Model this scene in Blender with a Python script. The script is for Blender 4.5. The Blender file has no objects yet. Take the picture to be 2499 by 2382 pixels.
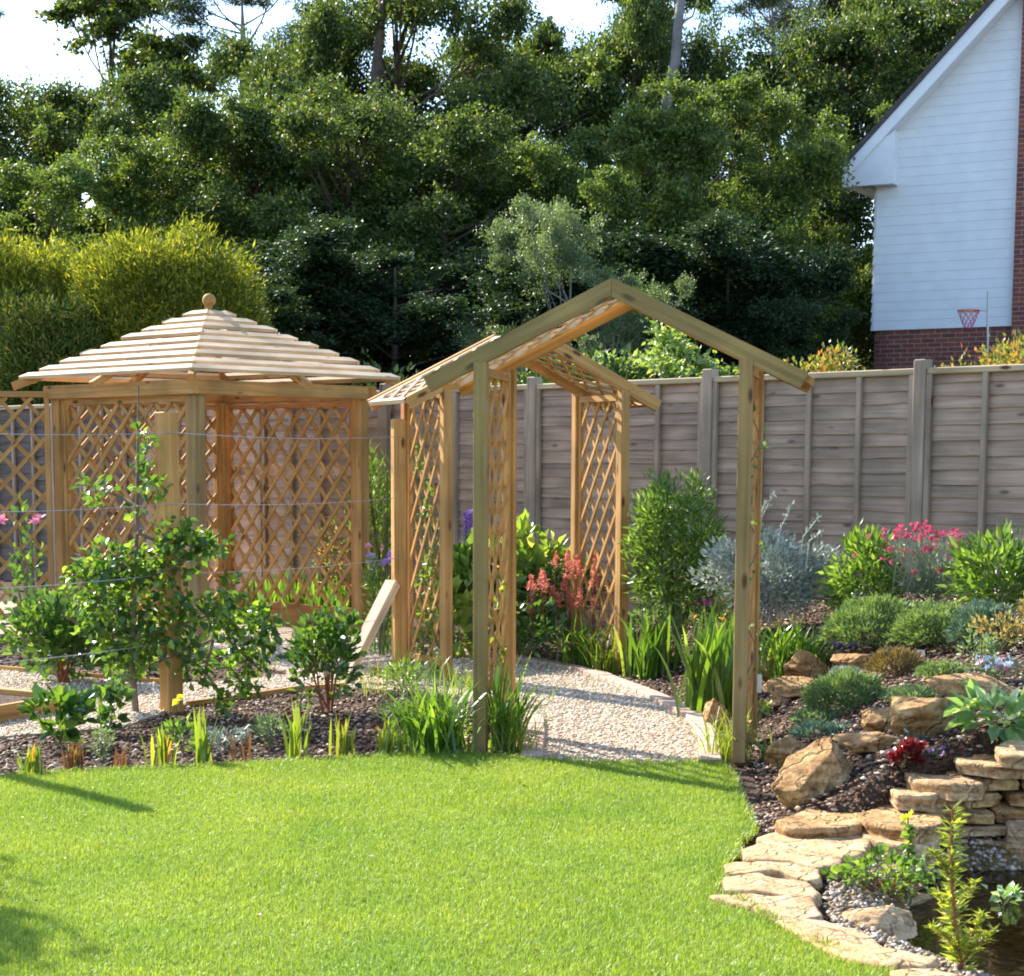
import bpy, bmesh, math, random
import numpy as np
from mathutils import Vector, Matrix, noise

# ------------------------------------------------------------------ camera, sky, sun, exposure
W, H = 2499.0, 2382.0
F, CX, YH, CAMZ = 4470.0, 1100.0, 1125.0, 1.51
PITCH = math.radians(6.9)
CY = YH + F * math.tan(PITCH)
SUN_EL, SUN_AZ = math.radians(36), math.radians(-42.5)      # azimuth from +Y towards +X

sc = bpy.context.scene
col = sc.collection
cam_d = bpy.data.cameras.new('camera')
cam = bpy.data.objects.new('camera', cam_d)
col.objects.link(cam)
cam.location = (0, 0, CAMZ)
cam.rotation_euler = (math.pi / 2 - PITCH, 0, 0)
cam_d.sensor_width = 36
cam_d.sensor_fit = 'HORIZONTAL'
cam_d.lens = 36 * F / W
cam_d.shift_x = (W / 2 - CX) / W
cam_d.shift_y = (CY - H / 2) / W
cam_d.clip_end = 1500
sc.camera = cam

world = bpy.data.worlds.new("World")
sc.world = world
world.use_nodes = True
wn = world.node_tree
bg = wn.nodes['Background']
sky = wn.nodes.new('ShaderNodeTexSky')
sky.sky_type = 'NISHITA'
sky.sun_disc = False
sky.sun_elevation = SUN_EL
sky.sun_rotation = SUN_AZ
sky.dust_density = 0.7
sky.air_density = 1.0
sky.ozone_density = 3.0
wn.links.new(sky.outputs[0], bg.inputs[0])
bg.inputs[1].default_value = 0.15

sd = bpy.data.lights.new('sun', 'SUN')
sd.energy = 4.5
sd.angle = math.radians(0.53)
sd.color = (1.0, 0.94, 0.83)
so = bpy.data.objects.new('sun', sd)
col.objects.link(so)
SDIR = Vector((math.sin(SUN_AZ) * math.cos(SUN_EL), math.cos(SUN_AZ) * math.cos(SUN_EL), math.sin(SUN_EL)))
so.rotation_euler = SDIR.to_track_quat('Z', 'Y').to_euler()
so.location = (-10, 12, 14)
sc.view_settings.view_transform = 'Standard'
sc.view_settings.look = 'None'
sc.view_settings.exposure = 1.53
sc.view_settings.gamma = 1
sc.render.engine = 'CYCLES'
sc.cycles.filter_width = 1.9
sc.cycles.max_bounces = 6
sc.cycles.diffuse_bounces = 3
sc.cycles.transparent_max_bounces = 8

# ------------------------------------------------------------------ pixel -> world
_sp, _cp = math.sin(PITCH), math.cos(PITCH)
def ray(px, py):
    vx, vy = (px - CX) / F, -(py - CY) / F
    return Vector((vx, vy * _sp + _cp, vy * _cp - _sp))
def at(px, py, Y):                       # the point seen at this pixel, Y metres ahead
    d = ray(px, py); t = Y / d.y
    return Vector((d.x * t, Y, CAMZ + d.z * t))
def G(px, py, z=0.0):                    # the point of the level z seen at this pixel
    d = ray(px, py); t = (z - CAMZ) / d.z
    return Vector((d.x * t, d.y * t, z))

def smooth(a, b, x):
    t = min(1, max(0, (x - a) / (b - a))); return t * t * (3 - 2 * t)
_zl = [(3, 1.2), (7.4, 1.28), (8.2, 1.42), (9.1, 1.56), (10, 1.70), (11.2, 1.72), (12.5, 1.5), (13.5, 1.3), (15, 0.9), (17, .2), (20, -2), (26, -6), (400, -300)]
def zero_x(y):
    for (a, xa), (b, xb) in zip(_zl, _zl[1:]):
        if y <= b: return xa + (xb - xa) * max(0, (y - a)) / (b - a)
    return -300
POND = [(2110, 2062), (2060, 2105), (2040, 2130), (2015, 2150), (2008, 2180), (2015, 2225), (2055, 2262), (2130, 2300), (2230, 2335), (2320, 2370), (2400, 2420)]
POND = [G(*p) for p in POND]
POND = [(p.x, p.y) for p in POND] + [(3.6, 4.6), (3.9, 7.36), (1.75, 7.38)]
def seg_dist(x, y, poly):
    best = 1e9
    for i in range(len(poly)):
        ax, ay = poly[i]; bx, by = poly[(i + 1) % len(poly)]
        dx, dy = bx - ax, by - ay
        t = max(0, min(1, ((x - ax) * dx + (y - ay) * dy) / (dx * dx + dy * dy + 1e-9)))
        best = min(best, math.hypot(x - ax - t * dx, y - ay - t * dy))
    return best
def inside(x, y, poly):
    r = False; j = len(poly) - 1
    for i in range(len(poly)):
        xi, yi = poly[i]; xj, yj = poly[j]
        if (yi > y) != (yj > y) and x < (xj - xi) * (y - yi) / (yj - yi) + xi: r = not r
        j = i
    return r
WATER_Z = -0.10
def hgt(x, y):
    w = x - zero_x(y)
    h = 0.0
    if w > 0:
        h = 0.86 * (1 - math.exp(-w / 1.5))
        sl = 7.42 + 0.10 * smooth(1.75, 1.95, x)
        
        h *= smooth(sl - 0.10, sl + 0.08, y) if w > .15 else smooth(sl - .3, sl + .5, y)
    h = h * (1 - smooth(14, 40, abs(y) ))* (1 - smooth(9, 30, abs(x))) + .35 * smooth(21, 28, y)
    if 1.0 < x < 4 and 4.4 < y < 7.6 and inside(x, y, POND):
        d = seg_dist(x, y, POND)
        h = -0.03 - 0.34 * smooth(0.02, 0.75, d)
    return h
def GT(px, py):                          # the terrain point seen at this pixel
    d = ray(px, py)
    t = 3.0
    while t < 60:
        if CAMZ + d.z * t < hgt(d.x * t, d.y * t): break
        t += 0.02
    return Vector((d.x * t, d.y * t, hgt(d.x * t, d.y * t)))

# ------------------------------------------------------------------ mesh helpers
class MB:
    def __init__(s): s.V = []; s.Fc = []; s.gc = []; s.n = 0; s.sm = False
    def add(s, V, Fc, gc=None):
        V = np.asarray(V, dtype=np.float64).reshape(-1, 3)
        s.V.append(V)
        s.Fc += [tuple(i + s.n for i in f) for f in Fc]
        s.gc.append(np.zeros_like(V) if gc is None else np.asarray(gc).reshape(-1, 3))
        s.n += len(V)
    def mesh(s, name, off):
        me = bpy.data.meshes.new(name)
        V = np.concatenate(s.V) - np.array(off)
        me.from_pydata(V.tolist(), [], s.Fc)
        a = me.attributes.new('gc', 'FLOAT_VECTOR', 'POINT')
        a.data.foreach_set('vector', np.concatenate(s.gc).astype(np.float32).ravel())
        if s.sm: me.polygons.foreach_set('use_smooth', [True] * len(me.polygons))
        me.update()
        return me
class NB:                                 # big numpy triangle soups (leaves, chips, blades)
    def __init__(s): s.V = []; s.T = []; s.n = 0; s.sm = False
    def add(s, V, T):
        s.V.append(V); s.T.append(T + s.n); s.n += len(V)
    def mesh(s, name, off):
        me = bpy.data.meshes.new(name)
        V = (np.concatenate(s.V) - np.array(off)).astype(np.float32); T = np.concatenate(s.T).astype(np.int32)
        me.vertices.add(len(V)); me.vertices.foreach_set('co', V.ravel())
        me.loops.add(T.size); me.loops.foreach_set('vertex_index', T.ravel())
        me.polygons.add(len(T)); me.polygons.foreach_set('loop_start', np.arange(0, T.size, 3, dtype=np.int32))
        if s.sm: me.polygons.foreach_set('use_smooth', np.ones(len(T), dtype=bool))
        me.update(calc_edges=True); me.validate()
        return me
def root(name, label, cat, loc, group=None):
    o = bpy.data.objects.new(name, None); col.objects.link(o)
    o.location = loc; o.empty_display_size = .1
    o['label'] = label; o['category'] = cat
    if group: o['group'] = group
    return o
def part(name, mb, m, parent, label=None, rootob=None):
    r = rootob or parent
    off = r.location if r is not None else (0, 0, 0)
    me = mb.mesh(name, tuple(off))
    me.materials.append(m)
    o = bpy.data.objects.new(name, me); col.objects.link(o)
    o.parent = parent
    if label: o['label'] = label
    return o
def single(name, mb, m, label=None, cat=None, group=None, kind=None, loc=(0, 0, 0)):
    me = mb.mesh(name, loc); me.materials.append(m)
    o = bpy.data.objects.new(name, me); col.objects.link(o); o.location = loc
    if label: o['label'] = label
    if cat: o['category'] = cat
    if group: o['group'] = group
    if kind: o['kind'] = kind
    return o
def copy_tree(r):
    c = r.copy(); col.objects.link(c)
    for ch in list(r.children):
        d = ch.copy(); col.objects.link(d); d.parent = c
        for g in list(ch.children):
            e = g.copy(); col.objects.link(e); e.parent = d
    return c

_R = random.Random(7)
BOXF = [(0, 3, 2, 1), (4, 5, 6, 7), (0, 1, 5, 4), (1, 2, 6, 5), (2, 3, 7, 6), (3, 0, 4, 7)]
def beam(mb, p0, p1, w, h, up=(0, 0, 1), ch=0.0):
    """timber from p0 to p1, w wide sideways, h deep along up; gc carries its grain"""
    p0, p1 = Vector(p0), Vector(p1)
    a = (p1 - p0); L = a.length; a = a / L
    up = Vector(up)
    s = a.cross(up)
    if s.length < 1e-4: s = a.cross(Vector((1, 0, 0)))
    s.normalize(); u = s.cross(a).normalized()
    o = Vector((_R.uniform(-50, 50), _R.uniform(-50, 50), _R.uniform(-50, 50)))
    if ch <= 0:
        prof = [(-w / 2, -h / 2), (w / 2, -h / 2), (w / 2, h / 2), (-w / 2, h / 2)]
    else:
        c = ch; prof = [(-w/2+c, -h/2), (w/2-c, -h/2), (w/2, -h/2+c), (w/2, h/2-c), (w/2-c, h/2), (-w/2+c, h/2), (-w/2, h/2-c), (-w/2, -h/2+c)]
    n = len(prof)
    V = []; gc = []
    ts = [0, L] if ch <= 0 else [0, ch, L - ch, L]
    for k, t in enumerate(ts):
        f = 1 - (2 * ch / max(w, h) if ch > 0 and k in (0, 3) else 0)
        for (x, y) in prof:
            x, y = x * f, y * f
            V.append(p0 + a * t + s * x + u * y); gc.append((t + o.x, x + o.y, y + o.z))
    Fc = [tuple(range(n))[::-1]]
    for k in range(len(ts) - 1):
        for i in range(n):
            j = (i + 1) % n
            Fc.append((k * n + i, k * n + j, (k + 1) * n + j, (k + 1) * n + i))
    Fc.append(tuple(range((len(ts) - 1) * n, len(ts) * n)))
    mb.add(V, Fc, gc)
def prism(mb, poly, thick, along=None):
    """planar polygon (list of Vectors) extruded by the vector thick; along = grain direction"""
    n = len(poly); o = Vector((_R.uniform(-50, 50), _R.uniform(-50, 50), _R.uniform(-50, 50)))
    along = Vector(along or (poly[1] - poly[0])).normalized()
    th = Vector(thick).normalized(); sd_ = along.cross(th).normalized()
    V = [Vector(p) for p in poly] + [Vector(p) + Vector(thick) for p in poly]
    gc = [(v.dot(along) + o.x, v.dot(sd_) + o.y, v.dot(th) + o.z) for v in V]
    Fc = [tuple(range(n)), tuple(range(2 * n - 1, n - 1, -1))]
    for i in range(n):
        j = (i + 1) % n; Fc.append((i, i + n, j + n, j))
    mb.add(V, Fc, gc)
def lattice(mb, o, u, wid, z0, z1, du, dz, bw, bt, v=(0, 0, 1), nrm=None):
    """crossed battens filling the rectangle o + u*[0,wid] + v*[z0,z1]"""
    o, u, v = Vector(o), Vector(u).normalized(), Vector(v).normalized()
    nrm = Vector(nrm) if nrm is not None else u.cross(v).normalized()
    hh = z1 - z0
    for sgn, lay in ((1, bt * .52), (-1, -bt * .52)):
        sl = sgn * dz / du
        c = -abs(sl) * wid - dz * (.5 if sgn > 0 else .15)
        while c < hh + abs(sl) * wid:
            pts = []
            xs = [0, wid] + [(0 - c) / sl, (hh - c) / sl]
            for x in xs:
                y = c + sl * x
                if -1e-6 <= x <= wid + 1e-6 and -1e-6 <= y <= hh + 1e-6: pts.append((x, y))
            pts = sorted(set((round(a, 4), round(b, 4)) for a, b in pts))
            if len(pts) >= 2 and math.dist(pts[0], pts[-1]) > .05:
                a, b = pts[0], pts[-1]
                pa = o + u * a[0] + v * (z0 + a[1]) + nrm * lay
                pb = o + u * b[0] + v * (z0 + b[1]) + nrm * lay
                beam(mb, pa, pb, bt, bw, up=u.cross(v).cross((pb - pa).normalized()))
            c += dz
def tube(mb, pts, radii, k=7):
    pts = [Vector(p) for p in pts]
    V = []; gc = []; L = 0
    for i, p in enumerate(pts):
        a = (pts[min(i + 1, len(pts) - 1)] - pts[max(i - 1, 0)]).normalized()
        r = Vector((0, 1, 0)) if abs(a.y) < .9 else Vector((1, 0, 0))
        s = a.cross(r).normalized(); t = a.cross(s)
        if i: L += (p - pts[i - 1]).length
        for j in range(k):
            an = 2 * math.pi * j / k
            V.append(p + (s * math.cos(an) + t * math.sin(an)) * radii[i])
            gc.append((L, math.cos(an) * radii[0], math.sin(an) * radii[0]))
    Fc = []
    for i in range(len(pts) - 1):
        for j in range(k):
            q = (j + 1) % k
            Fc.append((i * k + j, i * k + q, (i + 1) * k + q, (i + 1) * k + j))
    Fc.append(tuple(range(k))[::-1]); Fc.append(tuple(range((len(pts) - 1) * k, len(pts) * k)))
    mb.add(V, Fc, gc)

def unit(A): return A / np.maximum(np.linalg.norm(A, axis=-1, keepdims=True), 1e-9)
def leaves(nb, rng, P, A, L, Wd, fold=.18, up=1.0, shape=0):
    """folded leaves: base P, axis A; shape 0 = four vertices, 1 = eight (rounded)"""
    n = len(P)
    A = unit(A); L = np.broadcast_to(L, n)[:, None]; Wd = np.broadcast_to(Wd, n)[:, None]
    ref = rng.normal(size=(n, 3)); ref[:, 2] += up
    S = unit(np.cross(A, ref)); N = np.cross(S, A)
    if shape == 0:
        V = np.stack([P, P + A * L * .42 + S * Wd * .5 + N * Wd * fold, P + A * L - N * L * .08, P + A * L * .42 - S * Wd * .5 + N * Wd * fold], 1)
        T = np.array([[0, 1, 2], [0, 2, 3]])
    else:
        m = P + A * L * .5 - N * L * .02
        V = np.stack([P, P + A * L * .25 + S * Wd * .38 + N * Wd * fold, P + A * L * .62 + S * Wd * .46 + N * Wd * fold, P + A * L - N * L * .14,
                      P + A * L * .62 - S * Wd * .46 + N * Wd * fold, P + A * L * .25 - S * Wd * .38 + N * Wd * fold, m, P + A * L * .22], 1)
        T = np.array([[0, 1, 7], [1, 6, 7], [1, 2, 6], [2, 3, 6], [3, 4, 6], [4, 5, 6], [5, 7, 6], [5, 0, 7]])
    k = V.shape[1]
    TT = (T[None] + (np.arange(n) * k)[:, None, None]).reshape(-1, 3)
    nb.add(V.reshape(-1, 3), TT)
def blades(nb, rng, P, az, h, lean, w, segs=5, droop=.0, yaw=None):
    """strap leaves: base P, azimuth az, length h, lean outwards 0..1"""
    n = len(P)
    D = np.stack([np.cos(az), np.sin(az), np.zeros(n)], 1)
    S = np.stack([-np.sin(az), np.cos(az), np.zeros(n)], 1)
    if yaw is not None:
        S = unit(S * np.cos(yaw)[:, None] + D * np.sin(yaw)[:, None])
    h = np.broadcast_to(h, n)[:, None]; lean = np.broadcast_to(lean, n)[:, None]; w = np.broadcast_to(w, n)[:, None]
    dr = np.broadcast_to(droop, n)[:, None]
    rows = []
    for i in range(segs + 1):
        t = i / segs
        c = P + D * (lean * h * (0.35 * t + .65 * t * t)) + np.array([0, 0, 1]) * (h * (t * np.sqrt(np.maximum(.05, 1 - (lean * t) ** 2)) - dr * t ** 3))
        ww = w * (.75 + .5 * t) * (1 - t ** 2.6) if i < segs else w * 0
        if i < segs: rows += [c + S * ww / 2, c - S * ww / 2]
        else: rows += [c]
    V = np.stack(rows, 1); k = V.shape[1]
    T = []
    for i in range(segs - 1):
        a = 2 * i; T += [[a, a + 1, a + 3], [a, a + 3, a + 2]]
    a = 2 * (segs - 1); T += [[a, a + 1, a + 2]]
    T = np.array(T)
    nb.add(V.reshape(-1, 3), (T[None] + (np.arange(n) * k)[:, None, None]).reshape(-1, 3))
def chips(nb, rng, P, size, flat=.35):
    """small irregular lumps (bark, gravel)"""
    n = len(P)
    base = np.array([[1, 0, 0], [0, 1, 0], [-1, 0, 0], [0, -1, 0], [0, 0, 1], [0, 0, -1.0]])
    size = np.broadcast_to(size, n)
    V = base[None] * (size[:, None, None] * rng.uniform(.5, 1.3, (n, 6, 1)))
    V[:, :, 2] *= flat
    an = rng.uniform(0, 6.28, n); tl = rng.normal(0, .35, n)
    c, s = np.cos(tl)[:, None], np.sin(tl)[:, None]
    y, z = V[:, :, 1] * c - V[:, :, 2] * s, V[:, :, 1] * s + V[:, :, 2] * c
    x = V[:, :, 0]
    c, s = np.cos(an)[:, None], np.sin(an)[:, None]
    V = np.stack([x * c - y * s, x * s + y * c, z], 2) + P[:, None, :]
    T = np.array([[0, 1, 4], [1, 2, 4], [2, 3, 4], [3, 0, 4], [1, 0, 5], [2, 1, 5], [3, 2, 5], [0, 3, 5]])
    nb.add(V.reshape(-1, 3), (T[None] + (np.arange(n) * 6)[:, None, None]).reshape(-1, 3))

# ------------------------------------------------------------------ materials
def newmat(name):
    m = bpy.data.materials.new(name); m.use_nodes = True
    nt = m.node_tree; return m, nt, nt.nodes, nt.links, nt.nodes['Principled BSDF']
def ramp(nodes, stops):
    r = nodes.new('ShaderNodeValToRGB'); e = r.color_ramp.elements
    while len(e) < len(stops): e.new(.5)
    for i, (p, c) in enumerate(stops): e[i].position = p; e[i].color = (*c, 1)
    return r
def leafmat(name, c1, c2, trans=.35, tcol=None, rough=.42, spec=.5, c3=None, patch=None):
    m, nt, N, Lk, P = newmat(name)
    geo = N.new('ShaderNodeNewGeometry')
    st = [(0.0, c1), (1.0, c2)] if c3 is None else [(0.0, c1), (.75, c2), (1.0, c3)]
    r = ramp(N, st); Lk.new(geo.outputs['Random Per Island'], r.inputs[0])
    out = r.outputs[0]
    if patch:                             # broad patches of lusher and yellower growth
        tc = N.new('ShaderNodeTexCoord'); n3 = N.new('ShaderNodeTexNoise'); n3.inputs['Scale'].default_value = patch[0]; n3.inputs['Detail'].default_value = 5
        Lk.new(tc.outputs['Object'], n3.inputs['Vector']); r3 = ramp(N, [(.35, patch[1]), (.65, patch[2])]); Lk.new(n3.outputs[0], r3.inputs[0])
        mp = N.new('ShaderNodeMix'); mp.data_type = 'RGBA'; mp.blend_type = 'MULTIPLY'; mp.inputs[0].default_value = 1
        Lk.new(out, mp.inputs[6]); Lk.new(r3.outputs[0], mp.inputs[7]); out = mp.outputs[2]
    Lk.new(out, P.inputs['Base Color'])
    P.inputs['Roughness'].default_value = rough
    P.inputs['Specular IOR Level'].default_value = spec
    tr = N.new('ShaderNodeBsdfTranslucent')
    mx = N.new('ShaderNodeMix'); mx.data_type = 'RGBA'; mx.blend_type = 'MULTIPLY'; mx.inputs[0].default_value = 1
    Lk.new(out, mx.inputs[6]); mx.inputs[7].default_value = (*(tcol or (2.6, 2.5, 1.0)), 1)
    Lk.new(mx.outputs[2], tr.inputs[0])
    ms = N.new('ShaderNodeMixShader'); ms.inputs[0].default_value = trans
    Lk.new(P.outputs[0], ms.inputs[1]); Lk.new(tr.outputs[0], ms.inputs[2])
    Lk.new(ms.outputs[0], N['Material Output'].inputs[0])
    return m
def woodmat(name, c1, c2, knot=(.10, .05, .02), rough=.72, scale=1.0, weather=None):
    m, nt, N, Lk, P = newmat(name)
    at_ = N.new('ShaderNodeAttribute'); at_.attribute_name = 'gc'
    mp = N.new('ShaderNodeMapping'); mp.inputs['Scale'].default_value = (1.3 * scale, 38 * scale, 38 * scale)
    Lk.new(at_.outputs['Vector'], mp.inputs[0])
    nz = N.new('ShaderNodeTexNoise'); nz.inputs['Scale'].default_value = 1; nz.inputs['Detail'].default_value = 5; nz.inputs['Distortion'].default_value = .6
    Lk.new(mp.outputs[0], nz.inputs['Vector'])
    r = ramp(N, [(.3, c1), (.7, c2)]); Lk.new(nz.outputs[0], r.inputs[0])
    # board-to-board and blotchy variation
    n2 = N.new('ShaderNodeTexNoise'); n2.inputs['Scale'].default_value = 2.2; n2.inputs['Detail'].default_value = 2
    Lk.new(at_.outputs['Vector'], n2.inputs['Vector'])
    r2 = ramp(N, [(.3, (.68, .68, .66)), (.7, (1.2, 1.15, 1.1))]); Lk.new(n2.outputs[0], r2.inputs[0])
    mx = N.new('ShaderNodeMix'); mx.data_type = 'RGBA'; mx.blend_type = 'MULTIPLY'; mx.inputs[0].default_value = 1
    Lk.new(r.outputs[0], mx.inputs[6]); Lk.new(r2.outputs[0], mx.inputs[7])
    # knots
    mk = N.new('ShaderNodeMapping'); mk.inputs['Scale'].default_value = (3.2, 9, 9)
    Lk.new(at_.outputs['Vector'], mk.inputs[0])
    vo = N.new('ShaderNodeTexVoronoi'); vo.inputs['Scale'].default_value = 1.0
    Lk.new(mk.outputs[0], vo.inputs['Vector'])
    rk = ramp(N, [(.08, (1, 1, 1)), (.17, (0, 0, 0))]); Lk.new(vo.outputs['Distance'], rk.inputs[0])
    m2 = N.new('ShaderNodeMix'); m2.data_type = 'RGBA'
    Lk.new(rk.outputs[0], m2.inputs[0]); Lk.new(mx.outputs[2], m2.inputs[6]); m2.inputs[7].default_value = (*knot, 1)
    Lk.new(m2.outputs[2], P.inputs['Base Color'])
    bp = N.new('ShaderNodeBump'); bp.inputs['Strength'].default_value = .35; bp.inputs['Distance'].default_value = .004
    Lk.new(nz.outputs[0], bp.inputs['Height']); Lk.new(bp.outputs[0], P.inputs['Normal'])
    P.inputs['Roughness'].default_value = rough
    P.inputs['Specular IOR Level'].default_value = .25
    return m
def noisemat(name, stops, scale=8, detail=6, bump=.4, dist=.02, rough=.85, obj=True, vor=None, spec=.25, tint=None):
    m, nt, N, Lk, P = newmat(name)
    tc = N.new('ShaderNodeTexCoord')
    src = tc.outputs['Object']
    nz = N.new('ShaderNodeTexNoise'); nz.inputs['Scale'].default_value = scale; nz.inputs['Detail'].default_value = detail; nz.inputs['Roughness'].default_value = .62
    Lk.new(src, nz.inputs['Vector'])
    r = ramp(N, stops); Lk.new(nz.outputs[0], r.inputs[0])
    out = r.outputs[0]; hout = nz.outputs[0]
    if vor:
        vo = N.new('ShaderNodeTexVoronoi'); vo.inputs['Scale'].default_value = vor[0]; Lk.new(src, vo.inputs['Vector'])
        r2 = ramp(N, vor[1]); Lk.new(vo.outputs['Color'], r2.inputs[0])
        mx = N.new('ShaderNodeMix'); mx.data_type = 'RGBA'; mx.blend_type = 'MULTIPLY'; mx.inputs[0].default_value = 1
        Lk.new(out, mx.inputs[6]); Lk.new(r2.outputs[0], mx.inputs[7]); out = mx.outputs[2]
        hout = vo.outputs['Distance']
    if tint:                              # a second, broad patchiness
        n3 = N.new('ShaderNodeTexNoise'); n3.inputs['Scale'].default_value = tint[0]; n3.inputs['Detail'].default_value = 3
        Lk.new(src, n3.inputs['Vector'])
        r3 = ramp(N, [(.35, tint[1]), (.68, tint[2])]); Lk.new(n3.outputs[0], r3.inputs[0])
        mx = N.new('ShaderNodeMix'); mx.data_type = 'RGBA'; mx.blend_type = 'MULTIPLY'; mx.inputs[0].default_value = 1
        Lk.new(out, mx.inputs[6]); Lk.new(r3.outputs[0], mx.inputs[7]); out = mx.outputs[2]
    Lk.new(out, P.inputs['Base Color'])
    bp = N.new('ShaderNodeBump'); bp.inputs['Strength'].default_value = bump; bp.inputs['Distance'].default_value = dist
    Lk.new(hout, bp.inputs['Height']); Lk.new(bp.outputs[0], P.inputs['Normal'])
    P.inputs['Roughness'].default_value = rough; P.inputs['Specular IOR Level'].default_value = spec
    return m
def islandmat(name, stops, rough=.8, spec=.3):
    m, nt, N, Lk, P = newmat(name)
    geo = N.new('ShaderNodeNewGeometry')
    r = ramp(N, stops); Lk.new(geo.outputs['Random Per Island'], r.inputs[0])
    Lk.new(r.outputs[0], P.inputs['Base Color'])
    P.inputs['Roughness'].default_value = rough; P.inputs['Specular IOR Level'].default_value = spec
    return m
def plain(name, c, rough=.6, metal=0, spec=.4):
    m, nt, N, Lk, P = newmat(name)
    tc = N.new('ShaderNodeTexCoord'); nz = N.new('ShaderNodeTexNoise'); nz.inputs['Scale'].default_value = 30
    Lk.new(tc.outputs['Object'], nz.inputs['Vector'])
    r = ramp(N, [(.3, tuple(v * .85 for v in c)), (.7, tuple(min(1, v * 1.1) for v in c))]); Lk.new(nz.outputs[0], r.inputs[0])
    Lk.new(r.outputs[0], P.inputs['Base Color'])
    P.inputs['Roughness'].default_value = rough; P.inputs['Metallic'].default_value = metal; P.inputs['Specular IOR Level'].default_value = spec
    return m

M = {}
M['pine'] = woodmat('treated_pine', (.38, .19, .055), (.60, .35, .12))
M['pine_green'] = woodmat('green_treated_pine', (.24, .152, .056), (.37, .255, .10), knot=(.12, .08, .04))
M['pine_brown'] = woodmat('brown_treated_pine', (.30, .18, .07), (.44, .28, .12))
M['orange_pine'] = woodmat('orange_treated_pine', (.42, .17, .045), (.56, .27, .09))
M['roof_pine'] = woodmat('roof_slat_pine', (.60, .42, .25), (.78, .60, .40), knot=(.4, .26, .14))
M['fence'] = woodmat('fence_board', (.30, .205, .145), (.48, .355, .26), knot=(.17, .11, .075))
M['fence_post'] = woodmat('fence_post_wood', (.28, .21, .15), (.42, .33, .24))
M['fence_shaded'] = woodmat('shaded_fence_board', (.085, .065, .055), (.15, .12, .10))  # fence boards darkened: the shade behind the gazebo is put into the colour
M['cap'] = woodmat('fence_capping_wood', (.40, .31, .18), (.52, .42, .27))
M['soil'] = noisemat('mulched_soil', [(.3, (.035, .018, .010)), (.55, (.095, .052, .030)), (.75, (.20, .12, .075))], scale=26, bump=1, dist=.02, vor=(60, [(.1, (.5, .5, .5)), (.9, (1.4, 1.35, 1.3))]))
M['chip'] = islandmat('bark_chip', [(0, (.045, .022, .012)), (.4, (.12, .062, .034)), (.74, (.23, .135, .08)), (.90, (.42, .30, .20)), (1, (.74, .64, .52))])
M['gravelbase'] = noisemat('gravel_bed', [(.3, (.36, .27, .18)), (.7, (.60, .49, .36))], scale=30, bump=.9, dist=.012, vor=(75, [(.1, (.55, .52, .5)), (.9, (1.25, 1.22, 1.18))]))
M['stone_chip'] = islandmat('gravel_stone', [(0, (.33, .20, .11)), (.25, (.50, .37, .24)), (.6, (.66, .55, .41)), (1, (.85, .78, .66))], rough=.7)
M['pebble'] = islandmat('pond_pebble', [(0, (.10, .075, .05)), (.5, (.27, .20, .13)), (.85, (.44, .34, .24)), (1, (.68, .60, .48))], rough=.5)
M['grassbase'] = noisemat('lawn_soil', [(.3, (.12, .19, .02)), (.7, (.20, .29, .035))], scale=40, bump=.6, dist=.02)
M['blade'] = leafmat('grass_blade', (.175, .285, .030), (.265, .385, .042), trans=.42, tcol=(1.5, 1.35, .8), rough=.45, c3=(.34, .44, .10), patch=(1.6, (.84, .90, .85), (1.22, 1.08, 1.1)))
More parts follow.
